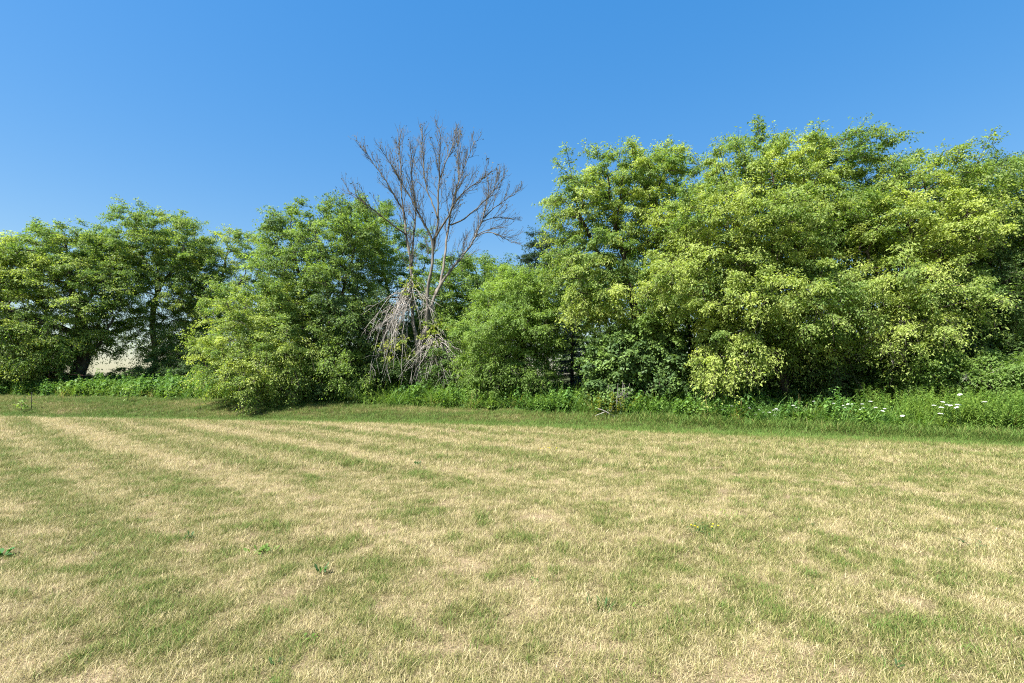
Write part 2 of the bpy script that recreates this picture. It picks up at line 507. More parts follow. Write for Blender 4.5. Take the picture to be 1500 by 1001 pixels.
def spray_leaves(R, org, dirs, leng, nodes, droop, size, c0, c1, tmix, width=0.5, flat=0.8, per=4, petiole=0.10):
    """leafy twigs: org (m,3), dirs (m,3); returns verts, quads, colours, twig curves"""
    m = len(org)
    t = (np.arange(nodes) + 0.6) / nodes
    tj = np.clip(t[None] + R.uniform(-0.06, 0.06, (m, nodes)), 0.05, 1.05)
    dz = np.array([0, 0, -1.0])
    pos = org[:, None] + dirs[:, None] * (leng[:, None] * tj)[..., None] + dz * (droop[:, None] * leng[:, None] * tj ** 2)[..., None]
    tan = nrm(dirs[:, None] + dz * (2 * droop[:, None] * tj)[..., None])
    side = nrm(np.cross(tan, np.array([0, 0, 1.0]) + R.normal(0, 0.25, (m, nodes, 3))))
    P_, A_, N_ = [], [], []
    for k in range(per):
        sg = 1 if k % 2 == 0 else -1
        off = R.uniform(0.25, 1.0, (m, nodes, 1)) * petiole * (1 + 0.6 * (k // 2))
        p = pos + side * sg * off + tan * R.uniform(-0.03, 0.06, (m, nodes, 1)) + R.normal(0, 0.025, (m, nodes, 3)) + dz * off * R.uniform(0, 0.5, (m, nodes, 1))
        a = side * sg * R.uniform(0.1, 1.0, (m, nodes, 1)) + tan * R.uniform(0.1, 0.9, (m, nodes, 1)) + R.normal(0, 0.3, (m, nodes, 3)) + dz * R.uniform(0.1, 0.7, (m, nodes, 1))
        n = np.array([0, 0, flat]) + R.normal(0, 0.45, (m, nodes, 3)) + tan * 0.2
        P_.append(p); A_.append(a); N_.append(n)
    p = np.concatenate([x.reshape(-1, 3) for x in P_])
    a = np.concatenate([x.reshape(-1, 3) for x in A_])
    n = np.concatenate([x.reshape(-1, 3) for x in N_])
    tm = np.tile(np.repeat(tmix, nodes), per)
    N = len(p)
    L = size * R.uniform(0.6, 1.3, N)
    V, q = leaf_tris(p, a, n, L, L * width * 1.15 * R.uniform(0.75, 1.25, N), 0.12)
    c = mixcol(c0, c1, np.clip(tm + R.normal(0, 0.16, N), 0, 1)) * R.uniform(0.82, 1.18, (N, 1))
    tt = np.array([0, 0.9])
    curves = org[:, None] + dirs[:, None] * (leng[:, None] * tt)[..., None] + dz * (droop[:, None] * leng[:, None] * tt ** 2)[..., None]
    return V, q, np.repeat(c, 3, 0), curves

def thin_prisms(curves, r0, r1):
    """many thin 3-sided twigs at once; curves (m, s, 3)"""
    m, s, _ = curves.shape
    d = nrm(np.gradient(curves, axis=1)) if s > 2 else nrm(np.repeat(curves[:, 1:] - curves[:, :1], 2, 1))
    u = nrm(np.cross(d, np.array([0.31, 0.17, 0.93])))
    w = np.cross(d, u)
    rad = np.linspace(r0, r1, s)[None, :, None, None]
    a = np.arange(3) / 3 * 2 * math.pi
    ring = curves[:, :, None] + rad * (np.cos(a)[:, None] * u[:, :, None] + np.sin(a)[:, None] * w[:, :, None])
    V = ring.reshape(-1, 3)
    base = (np.arange(m)[:, None] * s + np.arange(s - 1)[None]).reshape(-1, 1) * 3
    j = np.arange(3)[None]; j2 = (j + 1) % 3
    q = np.stack([base + j, base + j2, base + 3 + j2, base + 3 + j], -1).reshape(-1, 4)
    return V, q

def bez(p0, p1, p2, p3, n):
    t = np.linspace(0, 1, n)[:, None]
    return (1 - t) ** 3 * p0 + 3 * (1 - t) ** 2 * t * p1 + 3 * (1 - t) * t * t * p2 + t ** 3 * p3

def resample(pts, step):
    pts = np.asarray(pts, float)
    s = np.concatenate([[0], np.cumsum(np.linalg.norm(np.diff(pts, axis=0), axis=1))])
    n = max(3, int(s[-1] / step) + 1)
    u = np.linspace(0, s[-1], n)
    o = np.stack([np.interp(u, s, pts[:, k]) for k in range(3)], -1)
    for _ in range(2):
        o[1:-1] = 0.25 * o[:-2] + 0.5 * o[1:-1] + 0.25 * o[2:]
    return o

def crown_points(R, lobes, spacing):
    pts, ids = [], []
    for li, lo in enumerate(lobes):
        c, r, n = lo[:3]
        tries = 0; got = 0
        while got < n and tries < n * 12:
            tries += 1
            v = R.normal(0, 1, 3); v /= np.linalg.norm(v)
            u = R.uniform(0, 1) ** (1 / 2.6)
            p = c + v * r * u * (0.72 + 0.62 * float(noise2(np.array([v[0] * 2.2 + c[0] * 3.1 + v[2] * 1.7]), np.array([v[1] * 2.2 + v[2] * 2.2 + c[2]]), 5)[0]))
            if pts:
                dd = np.linalg.norm(np.asarray(pts) - p, axis=1).min()
                if dd < spacing: continue
            pts.append(p); ids.append(li); got += 1
    return np.asarray(pts), np.asarray(ids)

def build_tree(name, label, base, trunks, lobes, c0, c1, seed, cat='tree', leaf=0.10, width=0.5, twigs=9, nodes=8, per=5, tw_len=0.62, zs=0.6,
               droop=0.55, r0=0.16, spacing=0.5, shoots=0, bark=None, group=None, petiole=0.10, flat=0.8, yellow=0.35, leaf_m=None, parts=('trunk', 'branches', 'crown'), tip=0.0075, up=0.25, draw_twigs=True):
    """trunks: list of polylines (world); lobes: list of (centre, radii, number of leafy clumps)"""
    R = np.random.default_rng(seed)
    root = empty(name, base, label, cat, group)
    bark = bark or M_BARK
    at, lobe_id = crown_points(R, lobes, spacing)
    lobe_y = R.normal(0, 0.16, len(lobes)) + np.array([lo[3] if len(lo) > 3 else 0.0 for lo in lobes])
    nodes_p, parent, owner = [], [], []
    chains = []
    for tl in trunks:
        t = resample(tl, 0.35)
        t[1:-1] += R.normal(0, 0.03, (len(t) - 2, 3))
        i0 = len(nodes_p)
        # a later trunk hangs on the nearest earlier node
        if i0:
            j = int(np.linalg.norm(np.asarray(nodes_p) - t[0], axis=1).argmin())
        else:
            j = -1
        for k, p in enumerate(t):
            nodes_p.append(p); parent.append(j if k == 0 else i0 + k - 1)
        chains.append(([] if j < 0 else [j]) + list(range(i0, i0 + len(t))))
    n_tr = len(nodes_p); n_trunk_chains = len(chains)
    tr = np.asarray(nodes_p)
    d0 = np.linalg.norm(at[:, None] - tr[None], axis=2).min(1)
    plen = np.zeros(len(nodes_p))
    for i in range(1, len(nodes_p)):
        plen[i] = plen[parent[i]] + np.linalg.norm(nodes_p[i] - nodes_p[parent[i]]) if parent[i] >= 0 else 0
    plen = list(plen)
    ends, eai = [], []
    zmin = base[2] + 0.12 * (at[:, 2].max() - base[2])
    for ai in np.argsort(d0):
        p = at[ai]
        NP = np.asarray(nodes_p)
        dist = np.linalg.norm(NP - p, axis=1)
        cost = dist + 0.12 * np.asarray(plen) + 0.5 * np.maximum(0, NP[:, 2] - p[2]) + np.where(NP[:, 2] < min(zmin, p[2] - 0.1), 2.0, 0)
        j = int(cost.argmin())
        pj = parent[j]
        dj = nrm((NP[j] - NP[pj])) if pj >= 0 else np.array([0, 0, 1.0])
        Lk = dist[j]
        tdir = nrm(p - NP[j])
        m = max(3, int(Lk / 0.4) + 2)
        cv = bez(NP[j], NP[j] + (dj * 0.35 + tdir * 0.3 + np.array([0, 0, up])) * Lk * 0.4, p - (tdir + np.array([0, 0, 0.15])) * Lk * 0.3 + R.normal(0, 0.05, 3) * Lk, p, m)
        ch = [j]
        for q in cv[1:]:
            nodes_p.append(q); parent.append(ch[-1]); plen.append(plen[ch[-1]] + Lk / (m - 1)); ch.append(len(nodes_p) - 1)
        chains.append(ch); ends.append((ch[-1], nrm(cv[-1] - cv[-2]))); eai.append(ai)
    # long leafy shoots standing out of the crown
    sh = []
    if shoots:
        hi = np.argsort(-(at[:, 2] + R.normal(0, 0.8, len(at))))[:max(shoots * 3, 4)]
        cen = at.mean(0)
        for ai in R.choice(hi, int(shoots * 1.3)):
            p = at[ai]
            j = int(np.linalg.norm(np.asarray(nodes_p) - p, axis=1).argmin())
            o = nrm(p - cen) * np.array([1, 1, 0.5]) + np.array([0, 0, R.uniform(0.0, 0.8)]) + R.normal(0, 0.3, 3)
            o = nrm(o); Ls = R.uniform(0.5, 1.3)
            if p[2] + o[2] * Ls > at[:, 2].max() + 0.15: Ls *= 0.35
            cv = bez(p, p + o * Ls * 0.4, p + o * Ls * 0.8 + np.array([0, 0, 0.1]), p + o * Ls + np.array([0, 0, 0.1]) * Ls, 5)
            ch = [j]
            for q in cv[1:]:
                nodes_p.append(q); parent.append(ch[-1]); plen.append(0); ch.append(len(nodes_p) - 1)
            chains.append(ch); sh.append(cv)
    NP = np.asarray(nodes_p)
    cnt = np.zeros(len(NP))
    for (e, _) in ends: cnt[e] += 1
    for i in range(len(NP) - 1, -1, -1):
        cnt[i] = max(cnt[i], 0.3)
        if parent[i] >= 0: cnt[parent[i]] += cnt[i] if cnt[i] >= 1 else 0
    # children come later than parents, so the reverse sweep is complete
    rad = tip * np.maximum(cnt, 0.5) ** 0.5
    mx = rad[:n_tr].max()
    sc = r0 / mx if mx > 0 else 1
    rad[:n_tr] = np.maximum(rad[:n_tr] * sc, 0.02)
    rad[n_tr:] = np.minimum(rad[n_tr:] * min(sc, 1.6), r0 * 0.6)
    wb, bb = MB(), MB()
    for ci, ch in enumerate(chains):
        p = NP[ch]; r = rad[ch].copy()
        if ci > 0: r[0] = min(r[0], r[1] * 1.25)
        if ci < n_trunk_chains:
            if ci == 0:
                r[0] *= 1.5; r[1] *= 1.15
            wb.tube(p, r, 8)
        else:
            bb.tube(p, r, 5 if r[0] > 0.03 else 4, cap=False)
    # leafy twigs
    eidx = np.array([e for e, _ in ends]); edir = np.asarray([d for _, d in ends])
    cen = np.array([at[:, 0].mean(), at[:, 1].mean(), at[:, 2].mean() - 1.0])
    m = len(eidx)
    o = np.repeat(NP[eidx], twigs, 0)
    outd = nrm(o - cen)
    dirs = nrm(np.repeat(edir, twigs, 0) * 0.6 + outd * 0.7 + R.normal(0, 0.72, (m * twigs, 3)) * np.array([1, 1, zs]) + np.array([0, 0, 0.18]))
    cm = np.repeat(np.clip(yellow + lobe_y[lobe_id[np.array(eai)]] + R.normal(0, 0.26, m), 0, 1), twigs)
    sz = np.repeat(R.uniform(0.5, 1.5, m), twigs)
    leaf = leaf * 0.76
    V, q, c, cur = spray_leaves(R, o, dirs, tw_len * sz * R.uniform(0.7, 1.3, m * twigs), nodes, droop * R.uniform(0.4, 1.6, m * twigs), leaf, c0, c1, cm, width, flat, per, petiole)
    VS, QS, CS, n = [V], [q], [c], len(V)
    if sh:
        so = np.concatenate([s[1:4] for s in sh]); sd = np.concatenate([nrm(s[2:5] - s[1:4]) for s in sh])
        so = np.repeat(so, 2, 0); sd = nrm(np.repeat(sd, 2, 0) + R.normal(0, 0.45, (len(so), 3)))
        V2, q2, c2, cu2 = spray_leaves(R, so, sd, R.uniform(0.3, 0.65, len(so)), 7, np.full(len(so), 0.3), leaf, c0, c1, np.clip(R.normal(yellow * 0.6, 0.2, len(so)), 0, 1), width, 0.5, per, petiole)
        VS.append(V2); QS.append(q2 + n); CS.append(c2)
        cur = np.concatenate([cur, cu2])
    if draw_twigs:
        tv, tq = thin_prisms(cur, 0.006, 0.003)
        bb.add(tv, tq)
    link(parts[0], wb.mesh(parts[0], bark), root)
    link(parts[1], bb.mesh(parts[1], bark), root)['kind'] = 'stuff'
    cr = link(parts[2], mesh_np(parts[2], np.concatenate(VS), None, np.concatenate(QS), leaf_m or M_LEAF, np.concatenate(CS)), root)
    cr['kind'] = 'stuff'
    return root

def LB(px, py, Y, rx, ry, dep, n, yel=0.0):  # yel paints sunlit highlights into a lobe's leaf colour; negative means darker foliage
    Z = Y + SET_BACK
    return (P(px, py, Y), np.array([rx * Z / F_PX, dep, ry * Z / F_PX]), n, yel)

def onground(px, Y):
    Y = Y + SET_BACK
    x = (px - 750.0) / F_PX * Y
    return np.array([x, Y, float(ground_z(np.array([x]), np.array([Y]))[0])])

# leaf colours (albedo)
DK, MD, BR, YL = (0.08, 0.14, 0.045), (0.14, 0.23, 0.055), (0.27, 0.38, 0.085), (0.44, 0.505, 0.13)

def tr(px0, Y, *pts):
    """trunk polyline from the ground at px0 through photo points (px, py, Y)"""
    return [onground(px0, Y) - np.array([0, 0, 0.15])] + [P(*p) for p in pts]

def dead_twigs(root, fans, n, length, seed, mat=None, name='dead_twigs'):
    R = np.random.default_rng(seed)
    mb = MB()
    for o, d in fans:
        d = nrm(np.asarray(d, float))
        for k in range(n):
            dd = nrm(d + R.normal(0, 0.4, 3))
            Lk = length * R.uniform(0.5, 1.2)
            c = bez(o, o + dd * Lk * 0.4 + R.normal(0, 0.05, 3), o + dd * Lk * 0.75 + R.normal(0, 0.1, 3), o + dd * Lk + np.array([0, 0, -0.25 * Lk]) + R.normal(0, 0.1, 3), 7)
            mb.tube(c, np.linspace(0.011, 0.003, 7), 3, cap=False)
            for j in range(3):
                q = c[R.integers(2, 6)]; d2 = nrm(dd + R.normal(0, 0.6, 3)); l2 = Lk * R.uniform(0.15, 0.4)
                mb.tube(np.stack([q, q + d2 * l2 * 0.5 + R.normal(0, 0.02, 3), q + d2 * l2]), [0.005, 0.004, 0.002], 3, cap=False)
    o = link(name, mb.mesh(name, mat or M_PALE), root)
    o['kind'] = 'stuff'

def shrub_dead(root):
    dead_twigs(root, [(P(1440, 552, 14.1), (-1, -0.3, -0.25)), (P(1425, 558, 13.9), (-1, -0.4, 0.0))], 8, 0.75, 92)

def build_trees():
    global SET_BACK
    # ---- left group
    build_tree('maple_tree', 'broad dark-green tree at far left with thick leaning trunk behind the pipe fence', onground(111, 28),
        [tr(109, 28, (115, 545, 28), (124, 525, 28), (122, 480, 28), (108, 440, 27.8), (100, 380, 27.5), (95, 345, 27.5)),
         [P(122, 495, 28), P(90, 480, 27.2), P(50, 470, 26.5), (P(10, 450, 26))],
         [P(124, 520, 28), P(150, 500, 28), P(165, 470, 28.2)],
         [P(120, 450, 28), P(140, 425, 28), P(165, 400, 28)]],
        [LB(95, 382, 28, 68, 42, 2.6, 95), LB(40, 415, 27, 80, 62, 3.0, 150), LB(130, 430, 28, 60, 50, 2.6, 90), LB(40, 495, 26.5, 80, 48, 2.4, 140), LB(85, 492, 27.5, 55, 34, 2, 70)],
        MD, YL, 11, zs=0.5, leaf=0.13, r0=0.36, shoots=26, tw_len=0.8, yellow=0.36)
    build_tree('maple_tree', 'tree cut by the left edge of the picture', onground(-70, 27),
        [tr(-70, 27, (-65, 500, 27), (-50, 430, 27), (-35, 370, 27))],
        [LB(-60, 420, 27, 85, 75, 3, 110), LB(-20, 385, 26.5, 45, 40, 2, 40)],
        MD, YL, 12, leaf=0.14, r0=0.25, shoots=16, tw_len=0.85, yellow=0.45)
    build_tree('maple_tree', 'tall tree with open pale-limbed underside at left, sky showing below', onground(222, 31),
        [tr(226, 31, (228, 520, 31), (222, 470, 31), (230, 425, 31), (232, 380, 31), (222, 330, 31)),
         [P(226, 440, 31), P(240, 410, 31), P(258, 395, 30.6), P(270, 370, 30.5)],
         [P(230, 410, 31), P(205, 370, 31), P(185, 345, 31)]],
        [LB(225, 362, 31, 72, 46, 2.8, 150), LB(195, 385, 30.5, 60, 40, 2.4, 90), LB(270, 400, 31, 45, 55, 2, 70), LB(255, 470, 31.5, 42, 70, 2, 75), LB(180, 470, 30.5, 42, 55, 1.4, 30), LB(200, 545, 31, 45, 10, 1.2, 24)],
        MD, YL, 13, zs=0.5, leaf=0.13, r0=0.17, shoots=24, tw_len=0.8, bark=M_GREY, yellow=0.3)
    build_tree('maple_tree', 'thin see-through tree between the tall tree and the bright bushy tree', onground(330, 32),
        [tr(322, 32, (325, 500, 32), (318, 440, 32), (330, 390, 32), (335, 350, 32)),
         [P(320, 450, 32), P(345, 425, 31.5), P(360, 400, 31.5)]],
        [LB(335, 385, 32, 60, 50, 2.4, 75), LB(310, 450, 32, 60, 55, 2.5, 90), LB(295, 525, 32, 65, 35, 2, 80)],
        MD, YL, 14, zs=0.8, leaf=0.13, r0=0.2, shoots=16, tw_len=0.8, yellow=0.4)
    build_tree('maple_tree', 'dark understorey tree low behind the far-left trunk', onground(20, 33),
        [tr(20, 33, (22, 500, 33), (20, 460, 33))],
        [LB(20, 520, 33, 90, 45, 2, 70), LB(-60, 500, 32, 60, 50, 2, 40)],
        DK, MD, 15, leaf=0.16, r0=0.15, tw_len=1.0, per=3, yellow=0.3)
    # ---- bright bush tree and upright tree behind it
    build_tree('maple_tree', 'upright leafy green tree directly left of the dead tree', onground(480, 23.5),
        [tr(482, 23.5, (480, 520, 23.5), (484, 460, 23.5), (478, 400, 23.5), (465, 350, 23.5)),
         [P(483, 480, 23.5), P(505, 420, 23.2), P(520, 360, 23.5)],
         [P(482, 470, 23.5), P(440, 410, 23), P(425, 350, 23)]],
        [LB(440, 345, 23.5, 42, 40, 1.8, 50), LB(515, 360, 23.5, 50, 52, 2.2, 80), LB(470, 420, 23, 75, 60, 2.6, 150), LB(520, 470, 23, 45, 60, 2.2, 75), LB(490, 535, 22.4, 75, 45, 2.2, 110)],
        DK, BR, 16, zs=0.75, leaf=0.12, r0=0.2, shoots=26, tw_len=0.68, yellow=0.48)
    build_tree('leaning_bush', 'bright yellow-green bush leaning out over the mown bank at left', onground(430, 22.0),
        [tr(430, 22, (410, 540, 21.6), (380, 500, 21.2), (350, 470, 21)),
         [P(425, 570, 22), P(380, 565, 21), P(330, 550, 20.6), P(300, 535, 20.6)],
         [P(420, 555, 22), P(420, 500, 21), P(410, 450, 21)]],
        [LB(385, 460, 21.4, 62, 40, 1.7, 85), LB(350, 510, 21, 50, 38, 1.7, 85), LB(342, 548, 21, 44, 27, 1.3, 55), LB(395, 540, 20.6, 65, 40, 1.6, 100), LB(430, 500, 21, 45, 50, 1.5, 65)],
        MD, YL, 17, zs=0.7, cat='bush', leaf=0.105, r0=0.13, tw_len=0.6, yellow=0.5, shoots=8, bark=M_GREY)
    build_tree('maple_tree', 'sparse tree with sky gaps behind the left side of the dead tree', onground(565, 27),
        [tr(565, 27, (563, 500, 27), (570, 430, 27), (555, 370, 27), (545, 330, 27))],
        [LB(545, 345, 27, 45, 40, 2, 40), LB(585, 400, 27, 50, 50, 2, 50), LB(610, 470, 27, 70, 55, 2.4, 75), LB(560, 530, 26.5, 60, 40, 2, 50)],
        MD, BR, 18, leaf=0.125, r0=0.16, tw_len=0.75, shoots=12, yellow=0.35)
    # ---- behind and right of the dead tree
    build_tree('maple_tree', 'bright green rounded tree behind the dead tree on its right', onground(705, 26),
        [tr(705, 26, (703, 500, 26), (700, 440, 26), (698, 400, 26))],
        [LB(700, 415, 26, 52, 38, 2.2, 80), LB(665, 450, 25.5, 45, 55, 2.0, 75), LB(690, 520, 25.5, 60, 45, 2, 60)],
        MD, BR, 19, zs=0.9, leaf=0.12, r0=0.17, tw_len=0.7, shoots=8, yellow=0.5)
    build_tree('locust_tree', 'rounded feathery light-green tree in the middle, low to the weeds', onground(765, 21.3),
        [tr(765, 21.3, (766, 540, 21.3), (762, 480, 21.3), (760, 430, 21.3)),
         [P(765, 530, 21.3), P(730, 480, 21), P(715, 440, 21)], [P(765, 520, 21.3), P(800, 480, 21), P(815, 440, 21.2)]],
        [LB(758, 432, 21.3, 58, 40, 1.9, 140), LB(745, 490, 20.8, 66, 48, 2.0, 170), LB(772, 470, 21, 40, 42, 1.7, 80), LB(740, 546, 20.6, 56, 34, 1.6, 105)],
        MD, BR, 20, zs=0.8, leaf=0.105, width=0.42, r0=0.14, tw_len=0.52, spacing=0.34, nodes=8, per=5, shoots=12, yellow=0.5, petiole=0.11, droop=0.45)
    build_tree('oak_tree', 'dark blue-green tree far behind the gap in the treetops', onground(800, 36),
        [tr(800, 36, (800, 480, 36), (800, 400, 36), (800, 365, 36))],
        [LB(802, 385, 36, 38, 42, 2.2, 75), LB(800, 450, 36, 60, 60, 2.5, 70)],
        (0.022, 0.05, 0.025), (0.05, 0.085, 0.045), 21, leaf=0.15, r0=0.2, tw_len=0.7, shoots=5, yellow=0.4)
    # ---- right group
    build_tree('maple_tree', 'tall open yellow-green tree with dark leaning trunk above the vine mound', onground(955, 20.3),
        [tr(955, 20.3, (945, 510, 20.3), (930, 450, 20.3), (918, 400, 20.3), (905, 350, 20.2), (895, 300, 20), (890, 260, 20)),
         [P(935, 470, 20.3), P(955, 400, 20.4), P(965, 330, 20.5), P(955, 270, 20.5)],
         [P(925, 430, 20.3), P(880, 380, 19.8), P(850, 320, 19.6), P(840, 285, 19.6)]],
        [LB(848, 305, 19.8, 36, 42, 1.6, 42), LB(905, 275, 20, 40, 40, 1.8, 48), LB(955, 265, 20.4, 36, 34, 1.6, 38), LB(940, 330, 20.2, 62, 42, 2.0, 75), LB(865, 385, 19.5, 50, 45, 1.8, 80), LB(880, 430, 19.0, 42, 35, 1.4, 50, 0.3), LB(985, 400, 20, 45, 50, 1.8, 55)],
        MD, YL, 22, zs=0.5, leaf=0.115, r0=0.22, tw_len=0.66, shoots=30, yellow=0.33)
    SET_BACK = 1.2
    lt = build_tree('maple_tree', 'largest yellow-green tree at right with a drooping bright front branch', onground(1156, 16.6),
        [tr(1158, 16.6, (1150, 560, 16.6), (1128, 510, 16.6), (1120, 450, 16.6), (1130, 390, 16.6), (1135, 320, 16.7), (1130, 250, 16.8)),
         [P(1122, 470, 16.6), P(1090, 400, 16.2), P(1065, 330, 16.2), P(1060, 250, 16.4)],
         [P(1125, 420, 16.6), P(1150, 350, 16.8), P(1185, 280, 17), P(1220, 230, 17)],
         [P(1130, 520, 16.6), P(1095, 480, 15.6), P(1070, 490, 14.9)],
         [P(1120, 440, 16.6), P(1050, 410, 15.8), P(1000, 390, 15.6)]],
        [LB(1068, 268, 16.8, 40, 46, 1.5, 52), LB(1140, 262, 17, 55, 42, 1.8, 75), LB(1225, 240, 17.2, 52, 30, 1.6, 60), LB(1040, 335, 16.2, 68, 48, 2.0, 120), LB(1130, 345, 16.2, 70, 60, 2.2, 140), LB(1220, 320, 17, 60, 55, 2.0, 90, -0.3), LB(1000, 410, 15.9, 52, 45, 1.6, 85, 0.2), LB(1080, 430, 15.4, 70, 48, 1.7, 125), LB(1170, 440, 15.3, 62, 48, 1.7, 105), LB(1068, 512, 14.9, 44, 42, 0.9, 76, 0.35), LB(1185, 492, 15.8, 50, 36, 1.2, 26)],
        MD, YL, 23, leaf=0.108, r0=0.18, tw_len=0.6, shoots=34, yellow=0.34, droop=0.5)
    yt = build_tree('maple_tree', 'yellowest tree, right of the largest tree, with ragged dead twigs low down', onground(1316, 15.6),
        [tr(1316, 15.6, (1317, 560, 15.6), (1322, 510, 15.6), (1330, 440, 15.6), (1335, 360, 15.6), (1330, 290, 15.8)),
         [P(1325, 480, 15.6), P(1290, 420, 15.2), P(1270, 370, 15.2)], [P(1328, 450, 15.6), P(1370, 390, 15.4), P(1400, 330, 15.6)]],
        [LB(1335, 275, 16, 42, 38, 1.5, 60), LB(1385, 288, 16, 40, 38, 1.5, 50), LB(1290, 330, 15.6, 50, 50, 1.6, 85), LB(1365, 340, 15.3, 62, 50, 1.7, 110, 0.25), LB(1300, 420, 15, 60, 45, 1.6, 95), LB(1365, 430, 15, 45, 40, 1.5, 55), LB(1310, 482, 14.6, 55, 30, 1.2, 42)],
        MD, YL, 24, zs=0.7, leaf=0.105, r0=0.16, tw_len=0.58, shoots=26, yellow=0.45, droop=0.5)
    build_tree('maple_tree', 'darker green tree cut by the right edge of the picture', onground(1480, 17),
        [tr(1480, 17, (1478, 540, 17), (1470, 460, 17), (1470, 380, 17), (1465, 300, 17)),
         [P(1472, 470, 17), P(1430, 410, 16.8), P(1415, 360, 16.8)], [P(1470, 420, 17), P(1510, 360, 16.6)]],
        [LB(1465, 292, 17.2, 46, 44, 1.8, 70), LB(1440, 370, 17, 55, 60, 1.9, 100), LB(1515, 335, 16.8, 48, 60, 2, 95), LB(1480, 430, 16, 55, 45, 1.6, 75), LB(1500, 500, 15.6, 45, 40, 1.4, 55)],
        DK, BR, 25, leaf=0.108, r0=0.2, tw_len=0.6, shoots=24, yellow=0.38, droop=0.5)
    build_tree('maple_tree', 'tree just beyond the right edge of the picture', onground(1640, 15.5),
        [tr(1640, 15.5, (1635, 480, 15.5), (1630, 380, 15.5))],
        [LB(1630, 330, 15.5, 80, 90, 2, 55), LB(1600, 450, 15, 60, 60, 1.6, 40)],
        DK, BR, 26, leaf=0.13, r0=0.2, tw_len=0.75, yellow=0.4)
    SET_BACK = 0.0
    # ---- second row that closes the wood behind
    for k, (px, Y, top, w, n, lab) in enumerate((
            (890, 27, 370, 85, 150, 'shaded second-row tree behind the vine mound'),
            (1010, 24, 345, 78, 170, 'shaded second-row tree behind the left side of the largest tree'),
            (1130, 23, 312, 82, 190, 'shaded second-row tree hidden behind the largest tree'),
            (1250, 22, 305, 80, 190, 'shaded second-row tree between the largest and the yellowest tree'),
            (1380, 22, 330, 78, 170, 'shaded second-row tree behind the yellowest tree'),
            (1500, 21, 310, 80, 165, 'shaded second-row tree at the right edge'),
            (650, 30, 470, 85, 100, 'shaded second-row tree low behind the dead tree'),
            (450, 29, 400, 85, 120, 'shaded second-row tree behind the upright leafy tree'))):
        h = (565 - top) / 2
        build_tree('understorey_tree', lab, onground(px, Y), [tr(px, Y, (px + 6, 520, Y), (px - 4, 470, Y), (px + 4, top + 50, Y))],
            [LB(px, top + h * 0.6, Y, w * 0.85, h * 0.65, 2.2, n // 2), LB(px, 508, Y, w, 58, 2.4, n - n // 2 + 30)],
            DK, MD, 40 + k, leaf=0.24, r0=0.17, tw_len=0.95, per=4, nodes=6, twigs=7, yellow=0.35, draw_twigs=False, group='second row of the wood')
    SET_BACK = 1.2
    dead_twigs(yt, [(P(1318, 470, 14.6), (-0.1, -0.5, -0.5)), (P(1345, 470, 14.6), (0.7, -0.4, -0.3)), (P(1290, 480, 14.5), (-0.4, -0.4, -0.6))], 14, 1.0, 91)
    dead_twigs(lt, [(P(1165, 470, 15.6), (0.1, -0.2, -1)), (P(1195, 475, 15.6), (0.15, -0.2, -1)), (P(1225, 480, 15.7), (-0.1, -0.2, -1))], 7, 1.9, 93, M_GREY, 'hanging_branches')
    SET_BACK = 0.0
    # ---- low shrubs
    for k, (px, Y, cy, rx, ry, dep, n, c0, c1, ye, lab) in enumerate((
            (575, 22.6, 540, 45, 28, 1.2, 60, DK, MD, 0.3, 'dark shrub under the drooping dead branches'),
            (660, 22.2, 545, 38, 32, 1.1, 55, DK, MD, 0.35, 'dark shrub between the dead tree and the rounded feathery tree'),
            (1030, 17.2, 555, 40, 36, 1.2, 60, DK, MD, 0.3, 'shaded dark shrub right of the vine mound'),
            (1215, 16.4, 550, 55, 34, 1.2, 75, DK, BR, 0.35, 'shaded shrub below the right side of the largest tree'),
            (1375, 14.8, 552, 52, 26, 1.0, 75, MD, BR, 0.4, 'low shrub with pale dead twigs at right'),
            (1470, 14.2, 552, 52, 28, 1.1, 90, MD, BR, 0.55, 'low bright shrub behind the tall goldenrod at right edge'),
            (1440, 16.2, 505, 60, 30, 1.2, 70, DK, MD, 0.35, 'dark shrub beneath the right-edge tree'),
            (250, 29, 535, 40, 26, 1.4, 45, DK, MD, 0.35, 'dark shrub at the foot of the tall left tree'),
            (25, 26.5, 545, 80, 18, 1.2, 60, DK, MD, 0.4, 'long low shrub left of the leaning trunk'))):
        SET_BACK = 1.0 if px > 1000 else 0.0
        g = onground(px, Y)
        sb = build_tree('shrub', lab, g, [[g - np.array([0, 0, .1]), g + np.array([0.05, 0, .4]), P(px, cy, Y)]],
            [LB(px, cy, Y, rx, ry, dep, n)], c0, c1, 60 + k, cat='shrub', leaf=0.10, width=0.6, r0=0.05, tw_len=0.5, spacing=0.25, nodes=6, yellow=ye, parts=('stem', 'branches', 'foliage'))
        if k == 4: shrub_dead(sb)
    SET_BACK = 0.0
    # ---- vine mound: a broken stump wholly covered in rounded vine leaves
    g = onground(925, 18.6)
    build_tree('vine_mound', 'mound of rounded dark vine leaves smothering a leaning broken trunk', g,
        [[g - np.array([0, 0, .1]), P(930, 540, 18.6), P(945, 490, 18.8), P(955, 465, 19)]],
        [LB(945, 500, 18.7, 42, 36, 1.2, 95), LB(910, 528, 18.3, 44, 36, 1.2, 115), LB(965, 540, 18.3, 40, 40, 1.2, 90), LB(895, 570, 18, 30, 20, 0.9, 50)],
        DK, (0.2, 0.3, 0.06), 80, cat='vine', leaf=0.12, width=0.95, r0=0.16, tw_len=0.42, spacing=0.26, twigs=7, nodes=6, per=4, yellow=0.4, droop=0.7, flat=0.9, leaf_m=M_VINE, parts=('trunk', 'vine_stems', 'foliage'))

build_trees()

